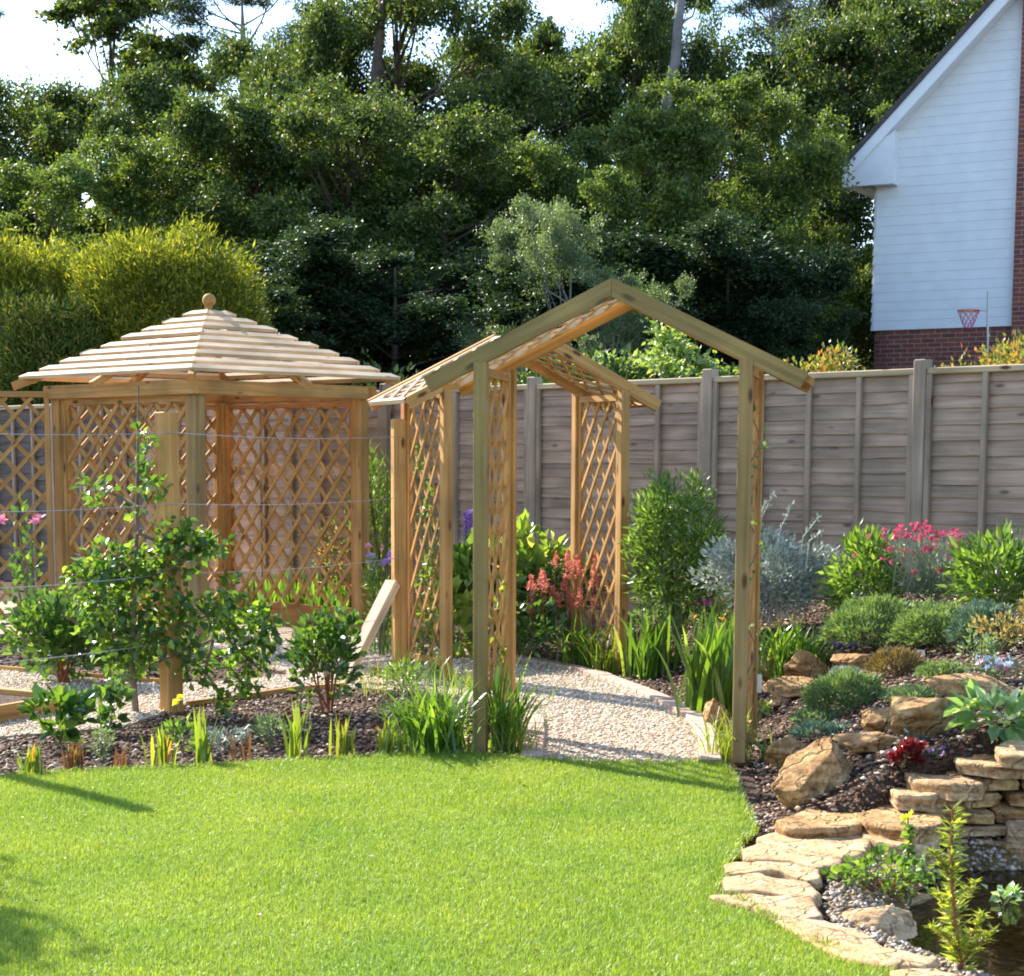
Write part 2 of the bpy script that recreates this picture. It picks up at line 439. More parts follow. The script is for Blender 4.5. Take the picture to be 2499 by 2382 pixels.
def rockmat(name, stops, crack=.45, csc=3.2):
    m, nt, N, Lk, P = newmat(name)
    tc = N.new('ShaderNodeTexCoord'); src = tc.outputs['Object']
    nz = N.new('ShaderNodeTexNoise'); nz.inputs['Scale'].default_value = 7; nz.inputs['Detail'].default_value = 10; nz.inputs['Roughness'].default_value = .68
    Lk.new(src, nz.inputs['Vector']); r = ramp(N, stops); Lk.new(nz.outputs[0], r.inputs[0])
    # strata: noise squeezed along z
    mp = N.new('ShaderNodeMapping'); mp.inputs['Scale'].default_value = (3, 3, 34); mp.inputs['Rotation'].default_value = (.10, .06, 0); Lk.new(src, mp.inputs[0])
    st = N.new('ShaderNodeTexNoise'); st.inputs['Scale'].default_value = 1; st.inputs['Detail'].default_value = 5; Lk.new(mp.outputs[0], st.inputs['Vector'])
    rs = ramp(N, [(.38, (.62, .56, .50)), (.50, (1, 1, 1)), (.66, (1.16, 1.10, 1.0))]); Lk.new(st.outputs[0], rs.inputs[0])
    m1 = N.new('ShaderNodeMix'); m1.data_type = 'RGBA'; m1.blend_type = 'MULTIPLY'; m1.inputs[0].default_value = .8
    Lk.new(r.outputs[0], m1.inputs[6]); Lk.new(rs.outputs[0], m1.inputs[7])
    # cracks
    wn_ = N.new('ShaderNodeTexNoise'); wn_.inputs['Scale'].default_value = 4; wn_.inputs['Detail'].default_value = 4; Lk.new(src, wn_.inputs['Vector'])
    ad = N.new('ShaderNodeMix'); ad.data_type = 'RGBA'; ad.inputs[0].default_value = .35; Lk.new(src, ad.inputs[6]); Lk.new(wn_.outputs['Color'], ad.inputs[7])
    vo = N.new('ShaderNodeTexVoronoi'); vo.feature = 'DISTANCE_TO_EDGE'; vo.inputs['Scale'].default_value = csc * 1.6; Lk.new(ad.outputs[2], vo.inputs['Vector'])
    rc = ramp(N, [(.0, (crack, crack * .85, crack * .7)), (.045, (1, 1, 1))]); Lk.new(vo.outputs['Distance'], rc.inputs[0])
    m2 = N.new('ShaderNodeMix'); m2.data_type = 'RGBA'; m2.blend_type = 'MULTIPLY'; m2.inputs[0].default_value = .75
    mk = ramp(N, [(.46, (0, 0, 0)), (.60, (.7, .7, .7))]); Lk.new(wn_.outputs[0], mk.inputs[0]); Lk.new(mk.outputs[0], m2.inputs[0])
    Lk.new(m1.outputs[2], m2.inputs[6]); Lk.new(rc.outputs[0], m2.inputs[7])
    # pits and grit
    gr = N.new('ShaderNodeTexNoise'); gr.inputs['Scale'].default_value = 60; gr.inputs['Detail'].default_value = 4; Lk.new(src, gr.inputs['Vector'])
    rg_ = ramp(N, [(.36, (.66, .60, .55)), (.5, (1, 1, 1)), (.7, (1.15, 1.13, 1.1))]); Lk.new(gr.outputs[0], rg_.inputs[0])
    m3 = N.new('ShaderNodeMix'); m3.data_type = 'RGBA'; m3.blend_type = 'MULTIPLY'; m3.inputs[0].default_value = .8
    Lk.new(m2.outputs[2], m3.inputs[6]); Lk.new(rg_.outputs[0], m3.inputs[7]); Lk.new(m3.outputs[2], P.inputs['Base Color'])
    b1 = N.new('ShaderNodeBump'); b1.inputs['Strength'].default_value = .9; b1.inputs['Distance'].default_value = .035; Lk.new(nz.outputs[0], b1.inputs['Height'])
    b2 = N.new('ShaderNodeBump'); b2.inputs['Strength'].default_value = .8; b2.inputs['Distance'].default_value = .012; Lk.new(st.outputs[0], b2.inputs['Height']); Lk.new(b1.outputs[0], b2.inputs['Normal'])
    b3 = N.new('ShaderNodeBump'); b3.inputs['Strength'].default_value = .9; b3.inputs['Distance'].default_value = .02; Lk.new(rc.outputs[0], b3.inputs['Height']); Lk.new(b2.outputs[0], b3.inputs['Normal'])
    b4 = N.new('ShaderNodeBump'); b4.inputs['Strength'].default_value = .5; b4.inputs['Distance'].default_value = .004; Lk.new(gr.outputs[0], b4.inputs['Height']); Lk.new(b3.outputs[0], b4.inputs['Normal'])
    Lk.new(b4.outputs[0], P.inputs['Normal']); P.inputs['Roughness'].default_value = .88; P.inputs['Specular IOR Level'].default_value = .2
    return m
M['rock'] = rockmat('ironstone_rock', [(.30, (.16, .085, .04)), (.42, (.38, .21, .085)), (.55, (.54, .34, .155)), (.72, (.68, .50, .28))])
M['slab'] = rockmat('sandstone_slab', [(.28, (.30, .19, .11)), (.42, (.52, .33, .17)), (.58, (.63, .43, .245)), (.75, (.71, .53, .34))], crack=.55)
M['sett'] = noisemat('pink_sett', [(.3, (.42, .27, .20)), (.7, (.60, .43, .33))], scale=22, bump=.5, dist=.01)
M['bark'] = noisemat('tree_bark', [(.3, (.05, .036, .025)), (.7, (.16, .12, .085))], scale=6, bump=.9, dist=.04)
M['palebark'] = noisemat('pale_bark', [(.3, (.16, .14, .125)), (.7, (.32, .29, .26))], scale=4, bump=.6, dist=.04)
M['stem'] = noisemat('plant_stem', [(.3, (.10, .12, .04)), (.7, (.22, .22, .09))], scale=20)
M['redstem'] = noisemat('red_stem', [(.3, (.22, .06, .03)), (.7, (.34, .13, .06))], scale=20)
M['twig'] = noisemat('woody_twig', [(.3, (.13, .085, .05)), (.7, (.28, .21, .15))], scale=20)
M['wire'] = plain('galvanised_wire', (.45, .45, .47), rough=.45, metal=.8)
M['whitetag'] = plain('white_plastic', (.8, .8, .76), rough=.5)
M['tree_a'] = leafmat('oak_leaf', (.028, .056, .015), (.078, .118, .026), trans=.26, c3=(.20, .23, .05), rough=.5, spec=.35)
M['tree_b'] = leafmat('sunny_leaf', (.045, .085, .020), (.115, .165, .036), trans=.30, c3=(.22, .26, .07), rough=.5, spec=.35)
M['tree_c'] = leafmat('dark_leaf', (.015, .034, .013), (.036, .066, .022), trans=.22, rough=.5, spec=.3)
M['willow'] = leafmat('grey_green_leaf', (.075, .115, .055), (.15, .20, .10), trans=.3, rough=.45)
M['conifer'] = leafmat('golden_conifer_spray', (.07, .10, .018), (.22, .24, .030), trans=.36, c3=(.46, .41, .06), tcol=(1.9, 1.9, .7), rough=.6, spec=.2)
M['conifer2'] = leafmat('green_conifer_spray', (.05, .08, .015), (.13, .17, .03), trans=.12, c3=(.30, .26, .05), rough=.6, spec=.2)
M['needle'] = leafmat('pine_needle', (.03, .05, .018), (.07, .10, .035), trans=.12, rough=.55)
M['apple'] = leafmat('apple_leaf', (.040, .090, .018), (.085, .155, .028), trans=.36, c3=(.22, .33, .05), rough=.30, spec=.6)
M['rose'] = leafmat('dark_glossy_leaf', (.03, .075, .018), (.075, .15, .03), trans=.3, c3=(.16, .25, .04), rough=.25, spec=.7)
M['fresh'] = leafmat('fresh_green_leaf', (.06, .12, .022), (.135, .22, .045), c3=(.24, .33, .08), trans=.30, rough=.38)
M['lime'] = leafmat('lime_leaf', (.11, .19, .030), (.23, .31, .06), trans=.36, rough=.35, c3=(.48, .50, .16))
M['strap'] = leafmat('strap_leaf', (.055, .12, .018), (.125, .215, .030), c3=(.24, .33, .07), trans=.36, rough=.32, tcol=(2.2, 2.2, .8))
M['strapyel'] = leafmat('yellow_strap_leaf', (.14, .22, .03), (.30, .36, .05), trans=.45, rough=.35, tcol=(1.7, 1.6, .7))
M['strapmix'] = leafmat('tawny_strap_leaf', (.08, .16, .02), (.30, .33, .04), trans=.45, rough=.35, c3=(.46, .17, .03), tcol=(1.8, 1.7, .8))
M['strapred'] = leafmat('bronze_strap_leaf', (.10, .05, .028), (.19, .105, .05), trans=.32, rough=.4, c3=(.3, .3, .06), tcol=(2.0, 1.6, .8))
M['silver'] = leafmat('silver_leaf', (.22, .26, .21), (.40, .44, .37), trans=.12, rough=.45, c3=(.58, .60, .52), tcol=(1.3, 1.3, 1.0))
M['greygreen'] = leafmat('grey_green_small_leaf', (.12, .19, .09), (.25, .33, .17), trans=.2, rough=.5)
M['juniper'] = leafmat('juniper_spray', (.10, .17, .055), (.20, .29, .10), trans=.15, rough=.6, c3=(.30, .36, .15))
M['bluejuniper'] = leafmat('blue_juniper_spray', (.07, .13, .10), (.15, .24, .18), trans=.12, rough=.6)
M['brownheath'] = leafmat('brown_heath', (.12, .075, .03), (.24, .17, .07), trans=.15, rough=.6, c3=(.26, .26, .09))
M['photinia'] = leafmat('red_tipped_leaf', (.10, .15, .03), (.24, .22, .06), trans=.3, rough=.25, c3=(.50, .13, .06))
M['redleaf'] = leafmat('crimson_leaf', (.10, .014, .014), (.20, .03, .028), trans=.3, rough=.3, tcol=(2, 1, 1))
M['hosta'] = leafmat('variegated_leaf', (.10, .20, .08), (.22, .34, .15), trans=.30, rough=.28, c3=(.60, .64, .45))
M['orangeleaf'] = leafmat('orange_leaf', (.17, .16, .06), (.32, .27, .12), trans=.25, rough=.5, c3=(.42, .15, .06))
M['springleaf'] = leafmat('spring_green_leaf', (.10, .17, .04), (.19, .26, .08), trans=.34, rough=.4, c3=(.32, .36, .15))
def petal(n, a, b, t=.3): return leafmat(n, a, b, trans=t, tcol=(1.3, 1.3, 1.3), rough=.6, spec=.2)
M['crimson'] = petal('crimson_petal', (.42, .03, .07), (.60, .09, .17))
M['pink'] = petal('pink_petal', (.62, .13, .26), (.80, .32, .42))
M['salmon'] = petal('salmon_plume', (.55, .14, .10), (.72, .30, .20))
M['purple'] = petal('purple_petal', (.30, .14, .50), (.50, .30, .68))
M['magenta'] = petal('magenta_petal', (.55, .05, .35), (.72, .15, .50))
M['yellow'] = petal('yellow_petal', (.70, .62, .02), (.85, .80, .05), .45)
M['white'] = petal('white_petal', (.70, .72, .80), (.9, .9, .9))
M['blue'] = petal('pale_blue_petal', (.42, .46, .70), (.75, .75, .85))
M['orange'] = petal('orange_petal', (.75, .22, .04), (.85, .40, .10))

def brickmat():
    m, nt, N, Lk, P = newmat('red_brick')
    at_ = N.new('ShaderNodeAttribute'); at_.attribute_name = 'gc'
    b = N.new('ShaderNodeTexBrick')
    b.inputs['Scale'].default_value = 1; b.inputs['Brick Width'].default_value = .225; b.inputs['Row Height'].default_value = .075
    b.inputs['Mortar Size'].default_value = .007; b.inputs['Mortar Smooth'].default_value = .1; b.inputs['Bias'].default_value = -.1
    b.inputs['Color1'].default_value = (.26, .075, .045, 1); b.inputs['Color2'].default_value = (.15, .05, .04, 1); b.inputs['Mortar'].default_value = (.30, .24, .20, 1)
    Lk.new(at_.outputs['Vector'], b.inputs['Vector'])
    nz = N.new('ShaderNodeTexNoise'); nz.inputs['Scale'].default_value = 12; Lk.new(at_.outputs['Vector'], nz.inputs['Vector'])
    r = ramp(N, [(.3, (.8, .8, .8)), (.7, (1.2, 1.15, 1.1))]); Lk.new(nz.outputs[0], r.inputs[0])
    mx = N.new('ShaderNodeMix'); mx.data_type = 'RGBA'; mx.blend_type = 'MULTIPLY'; mx.inputs[0].default_value = 1
    Lk.new(b.outputs[0], mx.inputs[6]); Lk.new(r.outputs[0], mx.inputs[7]); Lk.new(mx.outputs[2], P.inputs['Base Color'])
    bp = N.new('ShaderNodeBump'); bp.inputs['Strength'].default_value = .6; bp.inputs['Distance'].default_value = .008; bp.invert = True
    Lk.new(b.outputs['Fac'], bp.inputs['Height']); Lk.new(bp.outputs[0], P.inputs['Normal'])
    P.inputs['Roughness'].default_value = .9
    return m
M['brick'] = brickmat()
M['siding'] = noisemat('white_painted_board', [(.3, (.74, .75, .75)), (.7, (.84, .84, .83))], scale=3, bump=.08, dist=.004, rough=.5)
M['whitepaint'] = noisemat('white_paint', [(.3, (.80, .80, .79)), (.7, (.86, .86, .85))], scale=4, bump=.05, dist=.004, rough=.4)
M['tile'] = noisemat('dark_roof_tile', [(.3, (.05, .045, .045)), (.7, (.12, .105, .10))], scale=14, bump=.5, dist=.02)

def watermat():
    m, nt, N, Lk, P = newmat('pond_water')
    for n in (P,): N.remove(n)
    tb = N.new('ShaderNodeBsdfTransparent'); tb.inputs[0].default_value = (.62, .52, .30, 1)
    gl = N.new('ShaderNodeBsdfGlossy'); gl.inputs['Roughness'].default_value = .03
    fr = N.new('ShaderNodeFresnel'); fr.inputs[0].default_value = 1.33
    nz = N.new('ShaderNodeTexNoise'); nz.inputs['Scale'].default_value = 14; nz.inputs['Detail'].default_value = 3
    tc = N.new('ShaderNodeTexCoord'); Lk.new(tc.outputs['Object'], nz.inputs['Vector'])
    bp = N.new('ShaderNodeBump'); bp.inputs['Strength'].default_value = .25; bp.inputs['Distance'].default_value = .01
    Lk.new(nz.outputs[0], bp.inputs['Height']); Lk.new(bp.outputs[0], gl.inputs['Normal']); Lk.new(bp.outputs[0], fr.inputs['Normal'])
    ms = N.new('ShaderNodeMixShader'); Lk.new(fr.outputs[0], ms.inputs[0]); Lk.new(tb.outputs[0], ms.inputs[1]); Lk.new(gl.outputs[0], ms.inputs[2])
    Lk.new(ms.outputs[0], N['Material Output'].inputs[0])
    return m
M['water'] = watermat()
M['pondbed'] = noisemat('pond_bed', [(.3, (.05, .03, .012)), (.7, (.26, .16, .05))], scale=9, bump=.6, dist=.03, rough=.7)

# ------------------------------------------------------------------ ground
def axis(lo, hi, step, far):
    a = list(np.arange(lo, hi + 1e-6, step)); s = step
    x = hi
    while x < far: s *= 1.35; x += s; a.append(x)
    s = step; x = lo
    while x > -far: s *= 1.35; x -= s; a.insert(0, x)
    return a
xs, ys = axis(-7, 6, .075, 500), axis(3.5, 21, .075, 500)
mb = MB(); V = []
for y in ys:
    for x in xs:
        h = hgt(x, y) - .015
        if -9 < x < 8 and 2 < y < 23: h += .011 * noise.noise(Vector((x * 5, y * 5, 0))) * (1 if h < .05 else 2.2)
        V.append((x, y, h))
nx = len(xs)
mb.add(V, [(j * nx + i, j * nx + i + 1, (j + 1) * nx + i + 1, (j + 1) * nx + i) for j in range(len(ys) - 1) for i in range(nx - 1)])
mb.sm = True
single('ground', mb, M['soil'], kind='structure')

def wpoly(pts, z=0): return [(G(x, y, z).x, G(x, y, z).y) for x, y in pts]
def sheet(name, poly, z, m, skirt=.03, kind='structure'):
    mb = MB(); n = len(poly)
    V = [(x, y, z) for x, y in poly] + [(x, y, z - skirt) for x, y in poly]
    mb.add(V, [tuple(range(n))] + [(i, i + n, (i + 1) % n + n, (i + 1) % n) for i in range(n)])
    return single(name, mb, m, kind=kind)
def wobble(poly, step=.12, amp=.012, seed=0):
    out = []
    for (ax, ay), (bx, by) in zip(poly, poly[1:] + poly[:1]):
        L = math.dist((ax, ay), (bx, by)); k = max(1, int(L / step)) if L < 12 else 1
        for i in range(k):
            t = i / k; x, y = ax + (bx - ax) * t, ay + (by - ay) * t
            q = noise.noise(Vector((x * 4, y * 4, seed))) * amp
            out.append((x + q, y + q))
    return out
LAWN = wpoly([(-900, 1985), (0, 1902), (250, 1888), (600, 1872), (980, 1850), (1130, 1848), (1300, 1862), (1500, 1870), (1700, 1868), (1762, 1872), (1785, 1900),
              (1800, 1955), (1822, 2000), (1835, 2040), (1800, 2062), (1790, 2095), (1760, 2120), (1756, 2165), (1720, 2185), (1790, 2205), (1870, 2245), (1930, 2290), (2030, 2330), (2140, 2360), (2210, 2420)]) + [(1.6, 3.5), (1.8, -3), (-9, -3), (-9, 8)]
LAWN = wobble(LAWN)
sheet('lawn', LAWN, .012, M['grassbase'], .04)
rng = np.random.default_rng(3)
def scatter(poly, n, box, rng):
    P = rng.uniform((box[0], box[1]), (box[2], box[3]), (n, 2))
    # vectorised point-in-polygon
    x, y = P[:, 0], P[:, 1]; r = np.zeros(n, bool); j = len(poly) - 1
    for i in range(len(poly)):
        xi, yi = poly[i]; xj, yj = poly[j]
        c = ((yi > y) != (yj > y)) & (x < (xj - xi) * (y - yi) / (yj - yi + 1e-12) + xi)
        r ^= c; j = i
    return P[r]
def view_ok(P, mx=.4):                    # keep what the photo could see, with a margin to each side
    px = CX + F * P[:, 0] / P[:, 1]
    m_ = mx * F / P[:, 1]
    return P[(px > -m_) & (px < W + m_)]
P2 = view_ok(scatter(LAWN, 900000, (-4.2, 4.9, 2.2, 9.8), rng))
n = len(P2)
patch = np.array([noise.noise(Vector((x * 1.3, y * 1.3, 3))) for x, y in P2])
edge = []
for (ax, ay), (bx, by) in zip(LAWN, LAWN[1:]):
    if ay > 4.8 and -4 < ax < 2.2 and math.dist((ax, ay), (bx, by)) < .3:
        kk = int(math.dist((ax, ay), (bx, by)) * 900) + 1
        for _q in range(kk):
            t = rng.random(); edge.append((ax + (bx - ax) * t + rng.normal() * .012, ay + (by - ay) * t + rng.normal() * .012))
nb = NB()
EP = np.array([(x, y, .0) for x, y in edge]); ne = len(EP)
blades(nb, rng, EP, rng.uniform(0, 6.28, ne), rng.uniform(.025, .058, ne), rng.uniform(.3, .9, ne), rng.uniform(.003, .005, ne), segs=3)
P3 = np.concatenate([P2, np.full((n, 1), .010)], 1)
blades(nb, rng, P3, rng.uniform(0, 6.28, n), rng.uniform(.013, .030, n) * (1 + .4 * patch), rng.uniform(.1, .85, n), rng.uniform(.0018, .0034, n), segs=2)
single('lawn_grass', nb, M['blade'], kind='stuff', label='short mown bright green lawn grass', cat='grass')

# gravel: main path under the arches, the left branch, and the yard round the summerhouse
PATH_R = [(1762, 1868), (1752, 1800), (1718, 1752), (1612, 1700), (1480, 1650), (1375, 1625), (1240, 1603), (1100, 1585)]
PATH_L = [(1270, 1858), (1282, 1800), (1282, 1755), (1200, 1725), (1120, 1700), (1000, 1690)]
path_main = wpoly(PATH_R) + wpoly([(900, 1545), (600, 1480), (100, 1465), (-300, 1480), (-300, 1560), (60, 1545), (560, 1590), (700, 1640)]) + wpoly([(720, 1683), (800, 1680), (900, 1680)]) + wpoly(PATH_L)[::-1]
path_left = wpoly([(-500, 1605), (0, 1638), (200, 1655), (400, 1672), (600, 1660), (760, 1640), (900, 1650), (840, 1672), (711, 1684), (600, 1700), (457, 1720), (300, 1775), (0, 1800), (-500, 1830)])
sheet('gravel_path', path_main, .002, M['gravelbase'])
sheet('garden_path', path_left, .006, M['gravelbase'])
nb = NB()
for poly, z, N_ in ((path_main, .004, 60000), (path_left, .008, 34000)):
    xs_ = [p[0] for p in poly]; ys_ = [p[1] for p in poly]
    P = view_ok(scatter(poly, N_, (max(min(xs_), -4.5), min(ys_), max(xs_), min(max(ys_), 15.5)), rng), .3)
    P = np.concatenate([P, np.full((len(P), 1), z)], 1)
    chips(nb, rng, P, rng.uniform(.006, .015, len(P)), .6)
single('path_gravel', nb, M['stone_chip'], kind='stuff', label='pale cream gravel lying on the garden path', cat='gravel')

# bark mulch on the beds
bed_l = wpoly([(-600, 1990), (0, 1903), (600, 1873), (980, 1851), (1130, 1850), (1270, 1860), (1282, 1760), (1200, 1728), (1000, 1692), (840, 1675), (711, 1686), (600, 1702), (457, 1722), (300, 1778), (0, 1803), (-600, 1835)])
bed_m = wpoly([(-400, 1600), (0, 1635), (200, 1652), (400, 1669), (600, 1657), (700, 1641), (560, 1592), (60, 1548), (-400, 1560)])
nb = NB()
def chip_patch(poly, N_, box, s=(.008, .024)):
    P = scatter(poly, N_, box, rng) if poly else rng.uniform((box[0], box[1]), (box[2], box[3]), (N_, 2))
    P = view_ok(P, .3)
    z = np.array([hgt(x, y) - .006 for x, y in P])
    k = z > -.02
    P = np.concatenate([P, z[:, None]], 1)[k]
    chips(nb, rng, P, rng.uniform(s[0], s[1], len(P)), .4)
chip_patch(bed_l, 26000, (-4, 8, 1, 14))
chip_patch(bed_m, 9000, (-5, 11.5, 1, 17), (.01, .026))
RB = [(1.27, 7.36), (1.30, 7.6), (1.42, 8.4), (1.48, 9.1), (1.50, 10.2), (1.48, 11.1), (1.2, 12.5), (.6, 13.7), (-.4, 15), (.4, 15.6), (1.5, 14.6), (3.6, 12.4), (4.6, 11.2), (4.2, 7.36)]
chip_patch(RB, 52000, (.2, 7.3, 4.6, 15.6), (.007, .022))
single('bark_mulch', nb, M['chip'], kind='stuff', label='brown bark mulch covering the flower beds', cat='mulch')
_ = None

# setts edging the path
def edging(name, pts, label, side, w=.11):
    P = [G(x, y) for x, y in pts]; mb = MB()
    acc = []
    for a, b in zip(P, P[1:]):
        L = (b - a).length; k = max(1, round(L / .17)); acc += [(a + (b - a) * (i / k), a + (b - a) * ((i + .93) / k)) for i in range(k)]
    for a, b in acc:
        n_ = Vector((0, 0, 1)).cross((b - a).normalized()) * side
        o = n_ * (w / 2) + Vector((0, 0, .006 + _R.uniform(0, .005)))
        beam(mb, a + o, b + o, w, .045, ch=.006)
    return single(name, mb, M['sett'], label, 'path edging')
edging('path_edging', PATH_R, 'curved row of pinkish setts along the right edge of the gravel path', 1)
edging('path_edging', PATH_L[:3], 'short row of pinkish setts at the left mouth of the gravel path', -1)
mb = MB(); P = [G(x, y) for x, y in [(-300, 1612), (0, 1636), (200, 1653), (400, 1670)]]
for a, b in zip(P, P[1:]): beam(mb, a + Vector((0, 0, .01)), b + Vector((0, 0, .01)), .025, .05)
single('timber_edging', mb, M['pine'], 'thin sunlit timber board edging the far side of the left path', 'path edging')
mb = MB(); P = [G(x, y) for x, y in [(457, 1722), (600, 1703), (711, 1686), (840, 1676)]]
for a, b in zip(P, P[1:]): beam(mb, a, b, .025, .055)
single('timber_edging', mb, M['pine'], 'thin timber board between the gravel and the bed of irises', 'path edging')

# ------------------------------------------------------------------ fence
FD = Vector((.6935, -.7204, 0)); FN = Vector((-.7204, -.6935, 0))     # along, towards the camera
F0 = at(1310, 935, 15.6); F0.z = 0
PW = 1.86; FTOP = 2.15
fence = root('wooden_fence', 'long weathered lap panel fence along the back of the garden', 'fence', F0)
def panel_mb(rr):
    boards, battens, cap = MB(), MB(), MB()
    o = Vector((0, 0, 0)); z = .10; L = PW - .1
    k = 0
    while z < FTOP - .08:
        hh = rr.uniform(.078, .112)
        top = min(z + hh, FTOP - .05)
        seg = 14; V = []; gc = []; go = rr.uniform(-50, 50); gz = rr.uniform(-50, 50)
        for i in range(seg + 1):
            x = .05 + L * i / seg
            wob = .009 * noise.noise(Vector((x * 2.2, z * 9, go))) + .007 * noise.noise(Vector((x * 8, z * 9, go)))
            zb = z + wob
            for (zz, dd) in ((zb, .014), (zb, .028), (top + .025, .012), (top + .025, .002)):
                V.append(FD * x + FN * dd + Vector((0, 0, zz))); gc.append((x + go, zz + gz, dd))
        Fc = []
        for i in range(seg):
            for j in range(4):
                q = (j + 1) % 4
                Fc.append((i * 4 + j, i * 4 + q, (i + 1) * 4 + q, (i + 1) * 4 + j))
        boards.add(V, Fc, gc)
        z = top if top < FTOP - .06 else 9
    for f in (.0, .25, .5, .75, 1.0):
        x = .07 + (PW - .14) * f
        beam(battens, FD * x + FN * .048 + Vector((0, 0, .05)), FD * x + FN * .048 + Vector((0, 0, FTOP - .045)), .038, .03, up=FN)
    beam(cap, FD * .05 + FN * .02 + Vector((0, 0, FTOP - .022)), FD * (PW - .05) + FN * .02 + Vector((0, 0, FTOP - .022)), .085, .045, ch=.006)
    return boards, battens, cap
rr = random.Random(5)
shaded_me = panel_mb(rr)[0].mesh('panel_boards', (0, 0, 0)); shaded_me.materials.append(M['fence_shaded'])
protos = []
for i in range(-8, 4):
    p = F0 + FD * (PW * i)
    zoff = 0
    if len(protos) < 3:
        b_, t_, c_ = panel_mb(rr)
        ms_ = []
        for nm, q, m in (('panel_boards', b_, M['fence']), ('batten', t_, M['fence_post']), ('capping', c_, M['cap'])):
            me = q.mesh(nm, (0, 0, 0)); me.materials.append(m); ms_.append(me)
        protos.append(ms_)
    ms_ = protos[(i + 8) % 3]
    pa = bpy.data.objects.new('fence_panel', ms_[0]); col.objects.link(pa); pa.parent = fence
    pa.location = p - F0
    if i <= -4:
        pa.data = shaded_me
    for nm, me in (('battens', ms_[1]), ('capping', ms_[2])):
        o = bpy.data.objects.new(nm, me); col.objects.link(o); o.parent = pa
for i in range(-8, 5):
    mb = MB(); p = F0 + FD * (PW * i)
    beam(mb, p + FN * .03, p + FN * .03 + Vector((0, 0, FTOP + .06)), .095, .095, up=FN, ch=.006)
    part('fence_post', mb, M['fence_post'], fence)

# ------------------------------------------------------------------ summerhouse / gazebo
GC = Vector((-2.10, 16.2, 0)); GR = 1.31
gz = root('gazebo', 'square wooden trellis summerhouse with a slatted pyramid roof and ball finial', 'gazebo', GC)
dirs = [Vector((.04, -1, 0)), Vector((1, .04, 0)), Vector((-.04, 1, 0)), Vector((-1, -.04, 0))]   # front, right, back, left
cor = [GC + d * GR for d in dirs]
for i, c in enumerate(cor):
    mb = MB(); beam(mb, c, c + Vector((0, 0, 2.05)), .105, .105, up=(1, 1, 0), ch=.006)
    part('post', mb, M['pine_green'] if i == 0 else M['pine'], gz)
BZ0, BZ1 = 2.05, 2.16
for i in range(4):
    a, b = cor[i], cor[(i + 1) % 4]; u = (b - a).normalized(); out = (a + b) / 2 - GC; out.normalize()
    mb = MB(); beam(mb, a + out * .075 - u * .1 + Vector((0, 0, 2.10)), b + out * .075 + u * .1 * (1 if i % 2 else 0) + Vector((0, 0, 2.10)), .045, .115, ch=.004)
    part('beam', mb, M['pine'], gz)
    if i == 0: continue                    # the front right side is the open entrance
    L = (b - a).length
    fr, la = MB(), MB()
    z0, z1 = .2, 2.03
    if i == 1: z0 = .2
    for x in (.085, L - .085): beam(fr, a + u * x + Vector((0, 0, .02)), a + u * x + Vector((0, 0, z1)), .045, .05, up=out)
    beam(fr, a + u * .1 + Vector((0, 0, z0 - .02)), b - u * .1 + Vector((0, 0, z0 - .02)), .05, .045)
    beam(fr, a + u * .1 + Vector((0, 0, z1 - .02)), b - u * .1 + Vector((0, 0, z1 - .02)), .05, .045)
    f_ = part('trellis_frame', fr, M['pine'] if i != 1 else M['orange_pine'], gz)
    lattice(la, a + u * .1, u, L - .2, z0, z1 - .04, (.205, .205, .25, .235)[i], .235, .035, .014)
    part('lattice', la, M['pine'], f_, rootob=gz)
    if i == 1:
        mb = MB(); beam(mb, a + u * .06 + Vector((0, 0, .09)), b - u * .06 + Vector((0, 0, .09)), .03, .17); part('skirting_board', mb, M['orange_pine'], gz)
        mb = MB(); beam(mb, a + u * .06 + out * .06 + Vector((0, 0, 1.42)), b - u * .06 + out * .06 + Vector((0, 0, 1.42)), .03, .08); part('cross_rail', mb, M['roof_pine'], gz)
for x in (1,):                              # second corner timber beside the far post
    pass
# roof: nine rows of slats on each of the four slopes
Z0, DZ, R0, DR = 2.775, -.0672, .237, .178
for i in range(4):
    a_, b_ = dirs[i], dirs[(i + 1) % 4]
    mb = MB()
    for k in range(9):
        r1 = R0 + DR * k; z1 = Z0 + DZ * k
        r0 = r1 - DR * .50; z0 = z1 - DZ * .50
        nrm = Vector((0, 0, 1))
        p = [GC + a_ * r1 + Vector((0, 0, z1)), GC + b_ * r1 + Vector((0, 0, z1)), GC + b_ * r0 + Vector((0, 0, z0)), GC + a_ * r0 + Vector((0, 0, z0))]
        n_ = (p[1] - p[0]).cross(p[2] - p[1]).normalized()
        if n_.z < 0: n_ = -n_
        off = Vector((0, 0, _R.uniform(-.006, .006)))
        prism(mb, [q + off for q in p], -n_ * .030, p[1] - p[0])
    part('roof_slats', mb, M['roof_pine'], gz)
RE = R0 + DR * 8
def slope_z(r): return Z0 + DZ * (r - R0) / DR
for i in range(4):
    d = dirs[i]; mb = MB()
    beam(mb, GC + d * .02 + Vector((0, 0, slope_z(.02) - .065)), GC + d * (RE + .05) + Vector((0, 0, slope_z(RE + .05) - .065)), .045, .07)
    part('hip_rafter', mb, M['pine'], gz)
    m_ = (dirs[i] + dirs[(i + 1) % 4]) / 2; L = m_.length; u = m_.normalized()
    mb = MB()
    beam(mb, GC + u * .08 + Vector((0, 0, slope_z(.08 / L) - .062)), GC + u * (RE * L + .09) + Vector((0, 0, slope_z(RE + .09 / L) - .062)), .045, .062)
    part('rafter', mb, M['pine'], gz)
mb = MB(); mb.sm = True
Vv = []; Fc = []
